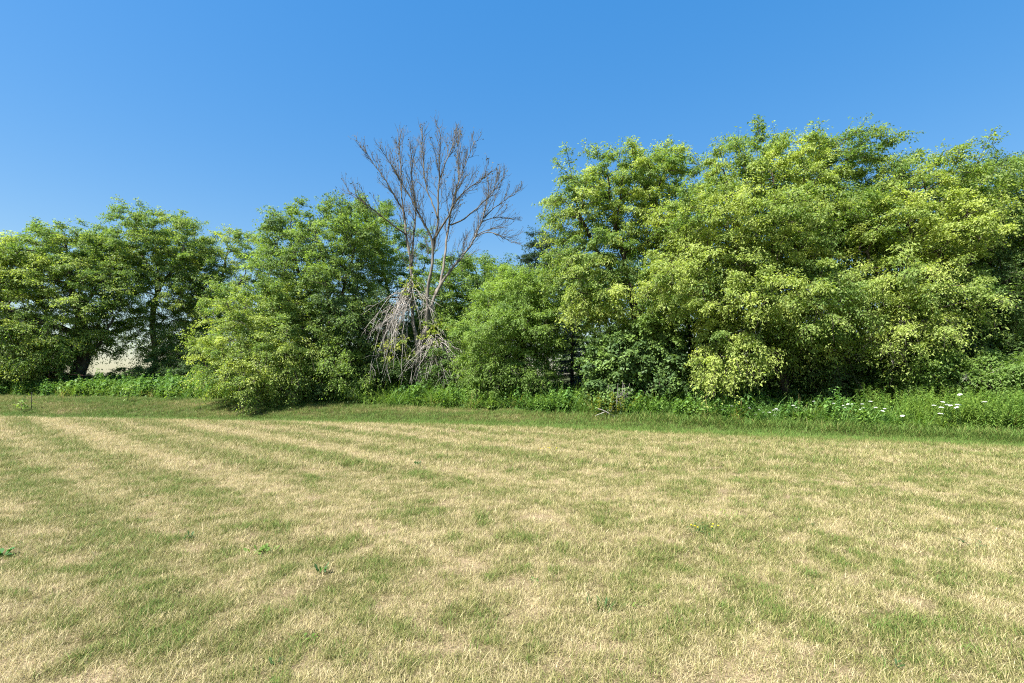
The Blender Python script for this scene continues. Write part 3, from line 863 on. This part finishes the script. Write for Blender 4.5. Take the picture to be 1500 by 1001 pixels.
# ------------------------------------------------------------------ the dead tree
def build_dead_tree():
    R = np.random.default_rng(101)
    Y0 = 22.4
    g = onground(614, Y0)
    root = empty('dead_tree', g, 'tall bare dead tree with fan of grey branches against the sky', 'tree')
    def pl(*pts): return np.array([P(a, b, Y0 + c) for a, b, c in pts])
    trunk = np.concatenate([[g - np.array([0, 0, .2])], pl((613, 545, 0), (612, 520, 0), (618, 498, 0), (625, 480, 0))])
    limbs = [
        (pl((613, 512, 0), (606, 480, .2), (604, 450, .3), (603, 408, .4), (600, 372, .5), (595, 350, .5), (593, 312, .6), (579, 290, .5), (568, 268, .3), (550, 244, .1), (526, 210, -.1)), .115),
        (pl((594, 325, .6), (588, 290, .8), (588, 250, 1.0), (584, 200, 1.1)), .055),
        (pl((603, 390, .4), (605, 350, .9), (609, 320, 1.2), (608, 290, 1.3), (602, 262, 1.4), (608, 214, 1.5)), .075),
        (pl((625, 480, 0), (627, 420, -.3), (634, 384, -.5), (634, 352, -.6), (624, 332, -.8), (610, 308, -1.0), (602, 290, -1.1), (576, 246, -1.4), (560, 222, -1.5)), .11),
        (pl((634, 352, -.6), (650, 330, -.8), (666, 296, -1.0), (680, 280, -1.2), (700, 266, -1.3), (716, 254, -1.4)), .065),
        (pl((634, 370, -.5), (641, 334, -.4), (642, 290, -.3), (644, 248, -.2), (645, 208, -.2), (643, 188, -.2)), .075),
        (pl((641, 320, -.4), (632, 295, -.2), (624, 272, 0), (620, 248, .1), (618, 196, .2)), .05),
        (pl((637, 432, .1), (645, 418, .3), (651, 379, .6), (654, 355, .8), (660, 312, 1.0), (666, 284, 1.1), (676, 255, 1.2), (688, 226, 1.3), (695, 206, 1.3)), .09),
        (pl((660, 330, .9), (680, 322, .6), (700, 304, .3), (716, 288, .1), (738, 260, 0)), .05),
        (pl((625, 480, 0), (631, 455, 0), (637, 432, .1), (650, 408, .2), (669, 386, .3), (690, 360, .4), (708, 320, .5), (714, 292, .6), (717, 268, .6)), .105),
        (pl((708, 320, .5), (722, 305, .3), (736, 297, .1), (750, 286, 0)), .035),
        (pl((705, 326, .5), (725, 317, .8), (746, 320, 1.0)), .03),
        (pl((698, 345, .5), (715, 335, .3), (732, 334, .1)), .03),
        (pl((696, 348, .5), (715, 338, -.1), (735, 345, -.4), (750, 356, -.5)), .03),
        (pl((596, 345, .5), (576, 330, .1), (560, 318, -.2), (534, 296, -.6), (508, 278, -.8)), .05),
        (pl((645, 260, -.2), (655, 232, .2), (664, 212, .5), (668, 200, .6)), .04),
        (pl((666, 296, 1.1), (672, 262, 1.5), (670, 225, 1.8), (672, 200, 1.9)), .04)]
    tb = MB()
    t = resample(trunk, 0.3)
    tb.tube(t, np.linspace(0.20, 0.145, len(t)) * np.where(np.arange(len(t)) == 0, 1.5, 1), 10)
    link('trunk', tb.mesh('trunk', M_DEAD), root)
    br, tw = MB(), MB()
    tips = []
    def side(poly, rbase, level, upb):
        """side branches along a polyline"""
        s = np.concatenate([[0], np.cumsum(np.linalg.norm(np.diff(poly, axis=0), axis=1))])
        Lp = s[-1]
        step = (0.0, 0.19, 0.10)[level]
        pos = 0.34 * Lp if level == 1 else 0.2 * Lp
        sg = 1
        while pos < Lp * 0.99:
            k = min(np.searchsorted(s, pos), len(poly) - 1)
            p = poly[k - 1] + (poly[k] - poly[k - 1]) * ((pos - s[k - 1]) / max(s[k] - s[k - 1], 1e-6))
            tg = nrm(poly[k] - poly[k - 1])
            az = R.uniform(0, 2 * math.pi)
            sd = nrm(np.cross(tg, np.array([math.cos(az), math.sin(az), 0.2])))
            ang = math.radians(R.uniform(15, 36))
            d = nrm(tg * math.cos(ang) + sd * math.sin(ang) + np.array([0, 0, upb]))
            l = (R.uniform(0.9, 2.3) if level == 1 else R.uniform(0.35, 0.85)) * (1.0 - 0.7 * pos / Lp)
            n = 6 if level == 1 else 4
            w = R.normal(0, 0.035, (n, 3)) * l; w[0] = 0
            c = bez(p, p + d * l * 0.35, p + d * l * 0.7 + np.array([0, 0, 0.08 * l]), p + d * l + np.array([0, 0, 0.16 * l]), n) + w
            r = 0.0145 if level == 1 else 0.0066
            if level == 1:
                br.tube(c, np.linspace(min(r, rbase * 0.6), 0.005, n), 4, cap=False)
                side(c, r, 2, 0.2)
            else:
                tw.tube(c, np.linspace(r, 0.0042, n), 3, cap=False)
                tips.append(c[-1]); tips.append(c[2])
            pos += step * R.uniform(0.6, 1.4)
            sg = -sg
    for poly, r in limbs:
        p = resample(poly, 0.25)
        p[1:-1] += R.normal(0, 0.012, (len(p) - 2, 3))
        lb = MB()
        lb.tube(p, np.linspace(r * 0.82, 0.011, len(p)), 7)
        link('limb', lb.mesh('limb', M_DEAD if r > 0.08 else M_TWIG), root)
        side(p, r, 1, 0.18)
    link('branches', br.mesh('branches', M_TWIG), root)['kind'] = 'stuff'
    link('twigs', tw.mesh('twigs', M_TWIG), root)['kind'] = 'stuff'
    # shrivelled leaves still hanging at the tips of the upper twigs
    tp = np.asarray(tips)
    tp = tp[(tp[:, 2] > P(0, 330, Y0)[2])]
    tp = tp[R.uniform(0, 1, len(tp)) < 0.22]
    n = len(tp)
    V, q = leaf_quads(tp + R.normal(0, 0.03, (n, 3)), R.normal(0, 1, (n, 3)) + np.array([0, 0, -0.6]), R.normal(0, 1, (n, 3)), R.uniform(0.06, 0.13, n), R.uniform(0.03, 0.06, n), 0.3)
    c = mixcol((0.05, 0.045, 0.02), (0.15, 0.12, 0.05), R.uniform(0, 1, n))
    link('withered_leaves', mesh_np('withered_leaves', V, q, None, M_LEAF, np.repeat(c, 4, 0)), root)['kind'] = 'stuff'
    # drooping dead branches low on the trunk
    hb = MB()
    def strand(a, mid, b, r, subs):
        c = bez(a, a * 0.4 + mid * 0.6, mid * 0.7 + b * 0.3, b, 10)
        c[1:] += np.cumsum(R.normal(0, 0.045, (9, 3)), 0)
        hb.tube(c, np.linspace(r, 0.004, 10), 4, cap=False)
        for _ in range(subs):
            k = R.integers(3, 9); d = nrm(nrm(c[k] - c[k - 1]) + R.normal(0, 0.6, 3) + np.array([0, 0, -0.1])); l = R.uniform(0.2, 0.9)
            e = np.stack([c[k], c[k] + d * l * 0.5 + R.normal(0, 0.04, 3), c[k] + d * l + np.array([0, 0, -0.15 * l])])
            hb.tube(e, [0.008, 0.006, 0.003], 3, cap=False)
    for k in range(46):
        u = R.uniform(0, 1); y0 = R.uniform(408, 440)
        strand(P(604 + R.normal(0, 2), y0, Y0 + .3), P(562 + 32 * u + R.normal(0, 10), y0 + 18 + R.normal(0, 16), Y0 - R.uniform(-.6, 1.6)),
               P(540 + 50 * u + R.normal(0, 12), R.uniform(460, 570), Y0 - R.uniform(-.2, 2.2)), R.uniform(.010, .024), 7)
    for k in range(12):
        strand(P(606 + R.normal(0, 2), 425 + R.normal(0, 10), Y0 + .3), P(626 + R.normal(0, 10), 432 + R.normal(0, 12), Y0 - R.uniform(-.6, 1.2)),
               P(R.uniform(600, 650), R.uniform(440, 500), Y0 - R.uniform(-.5, 1.4)), R.uniform(.008, .016), 5)
    for k in range(46):
        a = R.uniform(-1, 1)
        strand(P(634 + R.normal(0, 4), 497 + R.normal(0, 4), Y0), P(638 + 24 * a + R.normal(0, 6), 502 + R.normal(0, 8), Y0 - R.uniform(.2, 1.2)),
               P(642 + 54 * a + R.normal(0, 6), R.uniform(508, 570), Y0 - R.uniform(.3, 1.8)), R.uniform(.010, .030), 4)
    link('drooping_branches', hb.mesh('drooping_branches', M_PALE), root)['kind'] = 'stuff'
    # a little living foliage on the lower trunk
    org = np.array([P(R.normal(580, 16), R.normal(515, 14), Y0 - R.uniform(.4, 1.4)) for _ in range(34)] +
                   [P(R.normal(645, 16), R.normal(485, 9), Y0 - R.uniform(.2, 1.2)) for _ in range(26)] +
                   [P(R.normal(598, 10), R.normal(415, 18), Y0 - R.uniform(-.4, .6)) for _ in range(18)])
    m = len(org)
    V, q, c, cu = spray_leaves(R, org, nrm(R.normal(0, 1, (m, 3)) * np.array([1, 1, .5])), R.uniform(.25, .55, m), 5, np.full(m, .4), .12, MD, (0.36, 0.38, 0.09), R.uniform(.2, .9, m), .6, .8, 3, .1)
    link('foliage', mesh_np('foliage', V, None, q, M_LEAF, c), root)['kind'] = 'stuff'

build_dead_tree()

# ------------------------------------------------------------------ blue spruce
def build_spruce():
    R = np.random.default_rng(111)
    g = onground(838, 22.6)
    root = empty('spruce_tree', g, 'blue-grey spruce in the dark gap right of the rounded feathery tree', 'tree')
    H = 5.0
    tb = MB(); tb.tube(np.array([g + np.array([0, 0, z]) for z in (-.1, 1, 2.5, 4, H)]), [.12, .1, .07, .04, .01], 7)
    link('trunk', tb.mesh('trunk', M_BARK), root)
    bb = MB(); VS, QS, CS, n = [], [], [], 0
    z = 0.35
    while z < H - .2:
        Lb = 1.75 * (1 - z / H) ** .85 + .12
        for k in range(8):
            a = R.uniform(0, 6.283); d = np.array([math.cos(a), math.sin(a), R.uniform(-.05, .2)])
            p0 = g + np.array([0, 0, z + R.uniform(-.1, .1)]); L = Lb * R.uniform(.75, 1.1)
            c = bez(p0, p0 + d * L * .4, p0 + d * L * .75 - np.array([0, 0, .12 * L]), p0 + d * L - np.array([0, 0, .1 * L]), 6)
            bb.tube(c, np.linspace(.02, .005, 6), 3, cap=False)
            m = int(190 * L)
            t = R.uniform(.15, 1, m); i = np.minimum((t * 5).astype(int), 4)
            sd = np.array([-d[1], d[0], 0])
            p = c[i] + (c[i + 1] - c[i]) * (t * 5 - i)[:, None] + sd * (R.uniform(-1, 1, m) * .26 * (1.1 - t) * L ** .5)[:, None] + np.array([0, 0, -1]) * R.uniform(0, .08, m)[:, None]
            aa = d * .6 + sd * R.normal(0, .6, m)[:, None] + R.normal(0, .35, (m, 3)) + np.array([0, 0, .25])
            V, q = leaf_quads(p, aa, np.array([0, 0, 1.]) + R.normal(0, .5, (m, 3)), R.uniform(.06, .12, m), R.uniform(.018, .03, m), .1)
            VS.append(V); QS.append(q + n); n += len(V)
            CS.append(np.repeat(mixcol((.05, .09, .085), (.16, .22, .24), R.uniform(0, 1, m)), 4, 0))
        z += .26
    link('branches', bb.mesh('branches', M_BARK), root)['kind'] = 'stuff'
    link('needles', mesh_np('needles', np.concatenate(VS), np.concatenate(QS), None, M_NEEDLE, np.concatenate(CS)), root)['kind'] = 'stuff'

build_spruce()

# ------------------------------------------------------------------ tall weeds and rough grass along the wood
def weed_mat():
    m = leaf_mat('weed_leaf', 0.55, 0.35, 0.2)
    nt = m.node_tree
    at = [n for n in nt.nodes if n.type == 'ATTRIBUTE'][0]
    iv = nt.nodes.new('ShaderNodeAttribute'); iv.attribute_name = 'itint'; iv.attribute_type = 'INSTANCER'
    cr = nt.nodes.new('ShaderNodeValToRGB')
    cr.color_ramp.elements[0].color = (0.85, 0.93, 0.82, 1); cr.color_ramp.elements[1].color = (1.4, 1.2, 0.85, 1)
    nt.links.new(iv.outputs['Fac'], cr.inputs[0])
    mul = nt.nodes.new('ShaderNodeMix'); mul.data_type = 'RGBA'; mul.blend_type = 'MULTIPLY'; mul.inputs[0].default_value = 1
    tos = [l.to_socket for l in at.outputs['Color'].links]
    nt.links.new(at.outputs['Color'], mul.inputs[6]); nt.links.new(cr.outputs[0], mul.inputs[7])
    for t in tos: nt.links.new(mul.outputs[2], t)
    return m

def stem_plant(R, stems, h, spread, leaf, width, per_m, c0, c1, droop=0.4, tilt=0.18):
    """a clump of leafy stems; returns MB"""
    mb = MB()
    for k in range(stems):
        a = R.uniform(0, 6.283); r = spread * R.uniform(0, 1) ** .5
        b = np.array([r * math.cos(a), r * math.sin(a), -.02]); H = h * R.uniform(.7, 1.15)
        lean = R.normal(0, tilt, 2)
        t = np.linspace(0, 1, 5)[:, None]
        c = b + np.array([lean[0], lean[1], 0]) * H * t ** 1.6 + np.array([0, 0, H]) * t
        mb.tube(c, np.linspace(.006, .003, 5), 3, np.asarray(c0) * 1.3, cap=False)
        n = int(per_m * H)
        u = R.uniform(.12, 1, n); i = np.minimum((u * 4).astype(int), 3)
        p = c[i] + (c[i + 1] - c[i]) * (u * 4 - i)[:, None]
        az = R.uniform(0, 6.283, n)
        ad = np.stack([np.cos(az), np.sin(az), R.normal(.25 - droop, .3, n)], -1)
        L = leaf * R.uniform(.6, 1.25, n) * (1.15 - .5 * u)
        V, q = leaf_quads(p, ad, np.array([0, 0, 1.]) + R.normal(0, .3, (n, 3)), L, L * width, .15, .25)
        mb.add(V, q, None, np.repeat(mixcol(c0, c1, np.clip(R.normal(.5, .3, n), 0, 1)) * R.uniform(.8, 1.2, (n, 1)), 4, 0))
    return mb

def blade_mb(R, parts, c0, c1):
    mb = MB()
    for a in parts:
        v, q, r, t = blades(*a, R)
        mb.add(v, q, None, mixcol(c0, c1, r))
    return mb

def weed_d(x, y):
    gap = 2.1 * np.exp(-((x + 10.2) / 2.0) ** 4)
    return y - weed_front(x) - gap - 0.55 * (fbm(x * 0.8, y * 0.8, 61, 2) - 0.5)

def build_weeds():
    R = np.random.default_rng(121)
    wm = weed_mat()
    G0, G1 = (.085, .18, .045), (.18, .31, .075)
    var = [blade_mb(R, [(46, .16, .62, .013, .25, 1.1)], G0, G1), blade_mb(R, [(40, .18, .72, .012, .3, 1.2)], G0, (.17, .24, .06)), blade_mb(R, [(50, .15, .5, .014, .35, 1.2)], (.07, .16, .045), G1),
           stem_plant(R, 5, .62, .14, .12, .42, 60, (.075, .16, .042), (.16, .28, .075)), stem_plant(R, 4, .7, .16, .15, .5, 42, (.08, .17, .05), (.17, .28, .085)), stem_plant(R, 6, .5, .16, .09, .6, 80, (.08, .16, .035), (.19, .29, .06)),
           stem_plant(R, 7, .95, .17, .10, .17, 120, (.10, .20, .04), (.20, .31, .07), .25, .1), stem_plant(R, 6, 1.05, .17, .11, .17, 120, (.09, .18, .04), (.20, .30, .07), .3, .12),
           blade_mb(R, [(36, .14, .55, .010, .35, 1.0)], (.22, .20, .08), (.40, .34, .17)), stem_plant(R, 6, .28, .15, .08, .7, 110, (.06, .13, .025), (.15, .23, .04))]
    var = [v.mesh('weed_clump', wm, False) for v in var]
    n = 34000
    x = R.uniform(-36, 20, n); y = R.uniform(8, 36, n)
    d = weed_d(x, y)
    fr = np.abs(x) < y * 1.13 + 2
    dens = np.where(d < 0, 0, np.where(d < 3, 1.0, np.where(d < 8, .38, 0)))
    k = fr & (R.uniform(0, 1, n) < dens)
    x, y, d = x[k], y[k], d[k]
    m = len(x)
    gn = fbm(x * .5, y * .5, 71, 2)
    u = R.uniform(0, 1, m)
    grassy = sstep(-18, -9, x) * .5 + .28 + .4 * (gn - .5)
    idx = np.where(u < grassy, R.integers(0, 3, m), R.integers(3, 6, m))
    gr = sstep(11.2, 12.4, x + R.normal(0, .5, m))
    idx = np.where(R.uniform(0, 1, m) < gr * .85, R.integers(6, 8, m), idx)
    idx = np.where(R.uniform(0, 1, m) < .06, 8, idx)
    idx = np.where((d < .25) & (R.uniform(0, 1, m) < .3), 9, idx)
    s = R.uniform(.6, 1.4, m) * (.85 + .25 * sstep(0, .7, d)) * np.interp(x, [-36, -20, -8, 0, 4, 10, 12], [1.2, 1.15, 1.25, 1.25, 1.2, 1.1, 1.1])
    s = np.where(d > 3, s * 1.2, s) * np.where((idx == 6) | (idx == 7), 0.74, 1.0)
    tint = np.clip(.35 + .8 * (gn - .5) + R.normal(0, .18, m) , 0, 1)
    scatter('tall_weeds', np.stack([x, y, ground_z(x, y)], -1), R.uniform(0, 6.283, m), s, idx, tint, var, 'strip of tall green grass and weeds along the foot of the trees')
    return wm

M_WEED = build_weeds()

# ------------------------------------------------------------------ single plants and small things
ORD = ('first second third fourth fifth sixth seventh eighth ninth tenth eleventh twelfth thirteenth fourteenth fifteenth sixteenth seventeenth eighteenth nineteenth twentieth '
       'twenty-first twenty-second twenty-third twenty-fourth twenty-fifth twenty-sixth twenty-seventh twenty-eighth twenty-ninth thirtieth').split()

def build_flowers():
    R = np.random.default_rng(131)
    def umbel(r):
        mb = MB()
        for k in range(26):
            a = k * 2.39996; q = r * math.sqrt((k + .5) / 26)
            c = np.array([q * math.cos(a), q * math.sin(a), .012 - .25 * q * q / r + R.normal(0, .003)])
            s = r * .23 * R.uniform(.8, 1.2); an = np.arange(6) / 6 * 6.283 + R.uniform(0, 1)
            ring = c + np.stack([np.cos(an) * s, np.sin(an) * s, np.full(6, -.006)], -1)
            mb.add(np.concatenate([[c + np.array([0, 0, .004])], ring]), None, [[0, 1 + j, 1 + (j + 1) % 6] for j in range(6)], (.70, .71, .66))
        for k in range(8):
            a = k / 8 * 6.283
            mb.tube(np.array([[0, 0, -r * .9], [math.cos(a) * r * .5, math.sin(a) * r * .5, -.02]]), [.002, .0015], 3, (.12, .2, .06), cap=False)
        return mb.mesh('flower_head', M_PETAL, False)
    heads = [umbel(.05), umbel(.058), umbel(.045)]
    small = [(1058, 600), (1072, 595), (1086, 599), (1098, 598), (1107, 607), (1112, 600), (1119, 604), (1127, 604), (1131, 609), (1133, 601), (1135, 608), (1137, 599), (1140, 601), (1162, 594), (1166, 597), (1192, 588), (1221, 591),
             (1235, 594), (1238, 597), (1242, 592), (1248, 592), (1260, 600), (1263, 592), (1264, 598), (1269, 601), (1275, 588), (1280, 598), (1283, 597), (1293, 602), (1296, 599)]
    big = [(1368, 594), (1378, 606), (1381, 589), (1379, 597), (1388, 593), (1392, 594), (1401, 597), (1404, 593), (1406, 578), (1442, 589), (1322, 609)]
    for j, (px, py) in enumerate(small + big):
        Y = 15.0
        for _ in range(6):
            Y = float(weed_front((px - 750) / F_PX * Y)) + .0 + .35 * ((j * .37) % 1)
        h = P(px, py, Y)
        if j >= len(small):
            sc, lab, grp = R.uniform(.85, 1.15), 'large flat white flower head beside the tall goldenrod at right', 'large white flowers by the goldenrod'
            lab = '%s large white flower head from the left in the cluster beside the goldenrod' % ORD[sorted(big).index((px, py))]
            if (px, py) == (1406, 578): lab = 'highest of the large white flower heads, standing up above the goldenrod'
            if (px, py) == (1442, 589): lab = 'large white flower head in the goldenrod, rightmost of all white flowers'
            if (px, py) == (1322, 609): lab = 'lone large white flower head low in the weeds left of the goldenrod'
        else:
            sc, lab, grp = R.uniform(.55, .85), 'small white flower head in the weeds, %s of the small ones from the left' % ORD[sorted(small).index((px, py))], 'small white flowers in the weeds'
        gz = float(ground_z(np.array([h[0]]), np.array([h[1]]))[0])
        root = empty('white_flower', (h[0], h[1], gz), lab, 'flower', grp)
        hd = link('flower_head', heads[j % 3], root)
        hd.matrix_parent_inverse.identity(); hd.location = (0, 0, h[2] - gz); hd.scale = (sc,) * 3
        hd.rotation_euler = (R.normal(-.12, .15) + .2, R.normal(0, .15), R.uniform(0, 6))
        sb = MB(); sb.tube(np.array([[.03, .02, 0], [.02, 0, .4 * (h[2] - gz)], [0, 0, h[2] - gz - .04 * sc]]), [.004, .003, .002], 4, (.1, .18, .05))
        st = link('stem', sb.mesh('stem', M_LEAF), root); st.matrix_parent_inverse.identity()

build_flowers()

def lawn_pt(px, py):
    Y = EYE * F_PX / (py - HOR)
    x = (px - 750) / F_PX * Y
    for _ in range(3):
        z = float(ground_z(np.array([x]), np.array([Y]))[0])
        Y = (EYE - z) * F_PX / (py - HOR); x = (px - 750) / F_PX * Y
    return np.array([x, Y, z])

def lawn_weed(px, py, n, L, w, rise, c0, c1, label, seed, flowers=0, spread=0.02, arch=.35):
    R = np.random.default_rng(seed)
    g = lawn_pt(px, py)
    root = empty('lawn_weed', g, label, 'weed')
    mb = MB()
    for k in range(n):
        a = k * 2.4 + R.normal(0, .3); l = L * R.uniform(.65, 1.2); ri = rise * R.uniform(.6, 1.4)
        o = np.array([math.cos(a), math.sin(a), 0]); b = np.array([-o[1], o[0], 0])
        p0 = g + R.normal(0, spread, 3) * np.array([1, 1, 0]) + np.array([0, 0, .01])
        V = []
        for t, ww in ((0, .25), (.3, .7), (.65, 1.0), (.9, .6), (1, .05)):
            p = p0 + o * l * t * .9 + np.array([0, 0, ri * t - arch * l * t * t])
            V += [p - b * l * w * .5 * ww + np.array([0, 0, l * .04]), p + b * l * w * .5 * ww + np.array([0, 0, l * .04])]
        mb.add(V, [[2 * s, 2 * s + 1, 2 * s + 3, 2 * s + 2] for s in range(4)], None, mixcol(c0, c1, R.uniform(0, 1, 1))[0])
    link('leaves', mb.mesh('leaves', M_LEAF), root)['kind'] = 'stuff'
    for k in range(flowers):
        fb = MB()
        c = g + np.array([R.normal(0, .13), R.normal(0, .05), R.uniform(.035, .07)])
        an = np.arange(6) / 6 * 6.283
        fb.add(np.concatenate([[c + np.array([0, 0, .012])], c + np.stack([np.cos(an) * .012, np.sin(an) * .012, np.zeros(6)], -1)]), None, [[0, 1 + j, 1 + (j + 1) % 6] for j in range(6)], (.55, .45, .03))
        fb.tube(np.array([[c[0], c[1], g[2]], c]), [.002, .0015], 3, (.1, .17, .04), cap=False)
        link('flower', fb.mesh('flower', M_PETAL, False), root)

D0, D1, L0, L1 = (.05, .10, .028), (.10, .18, .05), (.12, .22, .04), (.20, .31, .06)
lawn_weed(275, 792, 15, 0.062, .22, 0.067, D0, D1, 'dark spiky weed rosette in the straw lawn at left', 201)
lawn_weed(385, 810, 33, 0.053, .5, 0.048, L0, L1, 'bright green rounded weed clump, right of the dark rosette', 202, spread=.05)
lawn_weed(6, 815, 11, 0.077, .55, 0.058, (.05, .14, .04), (.09, .22, .06), 'broad-leaved green weed cut by the left edge of the picture', 203)
lawn_weed(472, 840, 11, 0.044, .45, 0.067, D0, (.10, .22, .09), 'small upright broad-leaved weed near the middle left of the lawn', 204)
lawn_weed(1026, 776, 52, 0.062, .3, 0.034, D0, D1, 'sprawling dark weed with yellow flowers right of the middle of the lawn', 205, 6, .09)
lawn_weed(1068, 755, 44, 0.038, .25, 0.029, L0, (.32, .46, .05), 'bright lime-green patch just behind the yellow-flowered dark weed', 206, 0, .12)
lawn_weed(808, 660, 18, 0.058, .3, 0.038, L0, L1, 'far patch of yellow flowers in the lawn below the rounded feathery tree', 207, 10, .1)
lawn_weed(611, 682, 20, 0.062, .4, 0.062, D0, (.09, .19, .06), 'far green weed clump on the lawn in front of the dead tree', 208)
lawn_weed(885, 890, 20, 0.058, .16, 0.072, D0, (.09, .19, .05), 'tuft of dark green weed low in the middle foreground', 209, 0, .05)
lawn_weed(934, 890, 6, 0.034, .5, 0.024, L0, L1, 'tiny bright leaf cluster right of the foreground tuft', 210)
lawn_weed(458, 938, 7, 0.034, .5, 0.024, L0, L1, 'tiny bright leaf cluster at lower left foreground', 211)
lawn_weed(404, 972, 7, 0.038, .4, 0.029, D0, D1, 'small dark leaf cluster at the bottom left foreground', 212)
lawn_weed(1185, 770, 11, 0.048, .35, 0.034, D0, D1, 'low dark weed right of the yellow-flowered weed', 213, 0, .05)
lawn_weed(1425, 800, 15, 0.062, .3, 0.029, D0, (.12, .22, .09), 'grey-green flat weed near the right edge of the lawn', 214, 0, .07)
lawn_weed(783, 853, 6, 0.034, .5, 0.024, D0, (.10, .24, .05), 'tiny green weed in the centre foreground', 215)
lawn_weed(1309, 978, 7, 0.038, .35, 0.038, D0, D1, 'small dark weed at the bottom right foreground', 216)
lawn_weed(212, 730, 10, 0.053, .35, 0.038, D0, D1, 'far dark weed rosette at left of the lawn', 217)

def small_tree(px, py, h, n, label, seed, c0, c1, lean=.1):
    R = np.random.default_rng(seed)
    Y = 21.5 if px < 100 else 22.2
    g = onground(px, Y)
    root = empty('sapling', g, label, 'sapling')
    c = bez(g, g + np.array([0, 0, h * .4]), g + np.array([lean, 0, h * .7]), g + np.array([lean * 2, 0, h]), 6)
    mb = MB(); mb.tube(c, np.linspace(.014, .005, 6), 5); link('stem', mb.mesh('stem', M_GREY), root)
    i = R.integers(1, 6, n); org = c[i]
    V, q, cc, cu = spray_leaves(R, org, nrm(R.normal(0, 1, (n, 3)) * np.array([1, 1, .4]) + np.array([0, 0, .2])), R.uniform(.15, .4, n), 4, np.full(n, .4), .10, c0, c1, R.uniform(.2, 1, n), .5, .8, 3, .06)
    link('foliage', mesh_np('foliage', V, None, q, M_LEAF, cc), root)['kind'] = 'stuff'

small_tree(31, 590, .8, 7, 'small pale sapling beside the thin dark stake at far left', 221, MD, BR)
small_tree(187, 590, .75, 10, 'small sapling on the bank below the tall left tree', 222, MD, BR)
small_tree(246, 588, .7, 10, 'small sapling on the bank left of the leaning bush', 223, MD, BR)

def build_small():
    g = onground(46, 21.6)
    st = empty('stake', g, 'thin dark upright stake on the bank at far left', 'stake')
    mb = MB(); mb.tube(np.array([g - np.array([0, 0, .1]), g + np.array([0, 0, .35]), g + np.array([.02, 0, .78])]), .012, 6)
    link('rod', mb.mesh('rod', M_STAKE), st)
    mb = MB(); t = g + np.array([.02, 0, .79]); mb.tube(np.array([t, t + np.array([0, 0, .025])]), .018, 6)
    link('cap', mb.mesh('cap', M_STAKE), st)
    # pipe fence in front of the leaning trunk
    Y = 26.4
    g0, g1 = onground(72, Y), onground(145, Y)
    fe = empty('pipe_fence', g1, 'low rusty pipe fence in front of the leaning trunk at left', 'fence')
    for gg, top in ((g0, 545), (g1, 553)):
        mb = MB(); tz = P(0, top, Y)[2]
        mb.tube(np.array([gg - np.array([0, 0, .2]), np.array([gg[0], gg[1], tz])]), .035, 8, cap=True); link('post', mb.mesh('post', M_RUST), fe)
    for a, b in ((544, 552), (552, 561)):
        mb = MB(); mb.tube(np.array([P(70, a, Y - .06), P(108, (a + b) / 2 + 1, Y - .06), P(146, b, Y - .06)]), .022, 6); link('rail', mb.mesh('rail', M_RUST), fe)
    # bleached fallen branch in front of the yellowish weeds
    Yb = 16.6
    b0 = onground(900, Yb)
    root = empty('fallen_branch', b0, 'bleached forked dead branch lying at the edge of the weeds', 'branch')
    mb = MB()
    for pts, r in (([(902, 613), (893, 607), (886, 602), (876, 599)], .035), ([(893, 607), (896, 600), (898, 595)], .022), ([(888, 603), (880, 606), (872, 609)], .015), ([(895, 608), (906, 610), (915, 614)], .018)):
        p = resample(np.array([P(a, b, Yb - .05 * i) for i, (a, b) in enumerate(pts)]), .08)
        mb.tube(p, np.linspace(r, r * .4, len(p)), 6)
    link('wood', mb.mesh('wood', M_PALE), root)
    # yellowing bush with standing pale dry stems
    R = np.random.default_rng(231)
    g = onground(893, 17.0)
    root = empty('yellowing_bush', g, 'yellowing weedy bush with pale dry stems at the weed edge', 'bush')
    mb = stem_plant(R, 34, .8, .55, .11, .3, 55, (.12, .17, .03), (.33, .32, .06), .3, .25)
    mb.v = [v + g for v in mb.v]
    link('foliage', mb.mesh('foliage', M_LEAF, False), root)['kind'] = 'stuff'
    mb = MB()
    for k in range(12):
        a = g + np.array([R.normal(.25, .25), R.normal(0, .2), 0]); h = R.uniform(.7, 1.25); d = R.normal(0, .18, 2)
        c = np.array([a, a + np.array([d[0] * .5, d[1] * .5, h * .55]), a + np.array([d[0], d[1], h])])
        mb.tube(c, [.010, .008, .003], 4)
        for _ in range(2):
            e = c[1] + np.array([R.normal(0, .2), R.normal(0, .1), R.uniform(.15, .35)]); mb.tube(np.array([c[1], (c[1] + e) / 2 + R.normal(0, .02, 3), e]), [.006, .004, .002], 3)
    link('dry_stems', mb.mesh('dry_stems', M_PALE), root)['kind'] = 'stuff'

build_small()
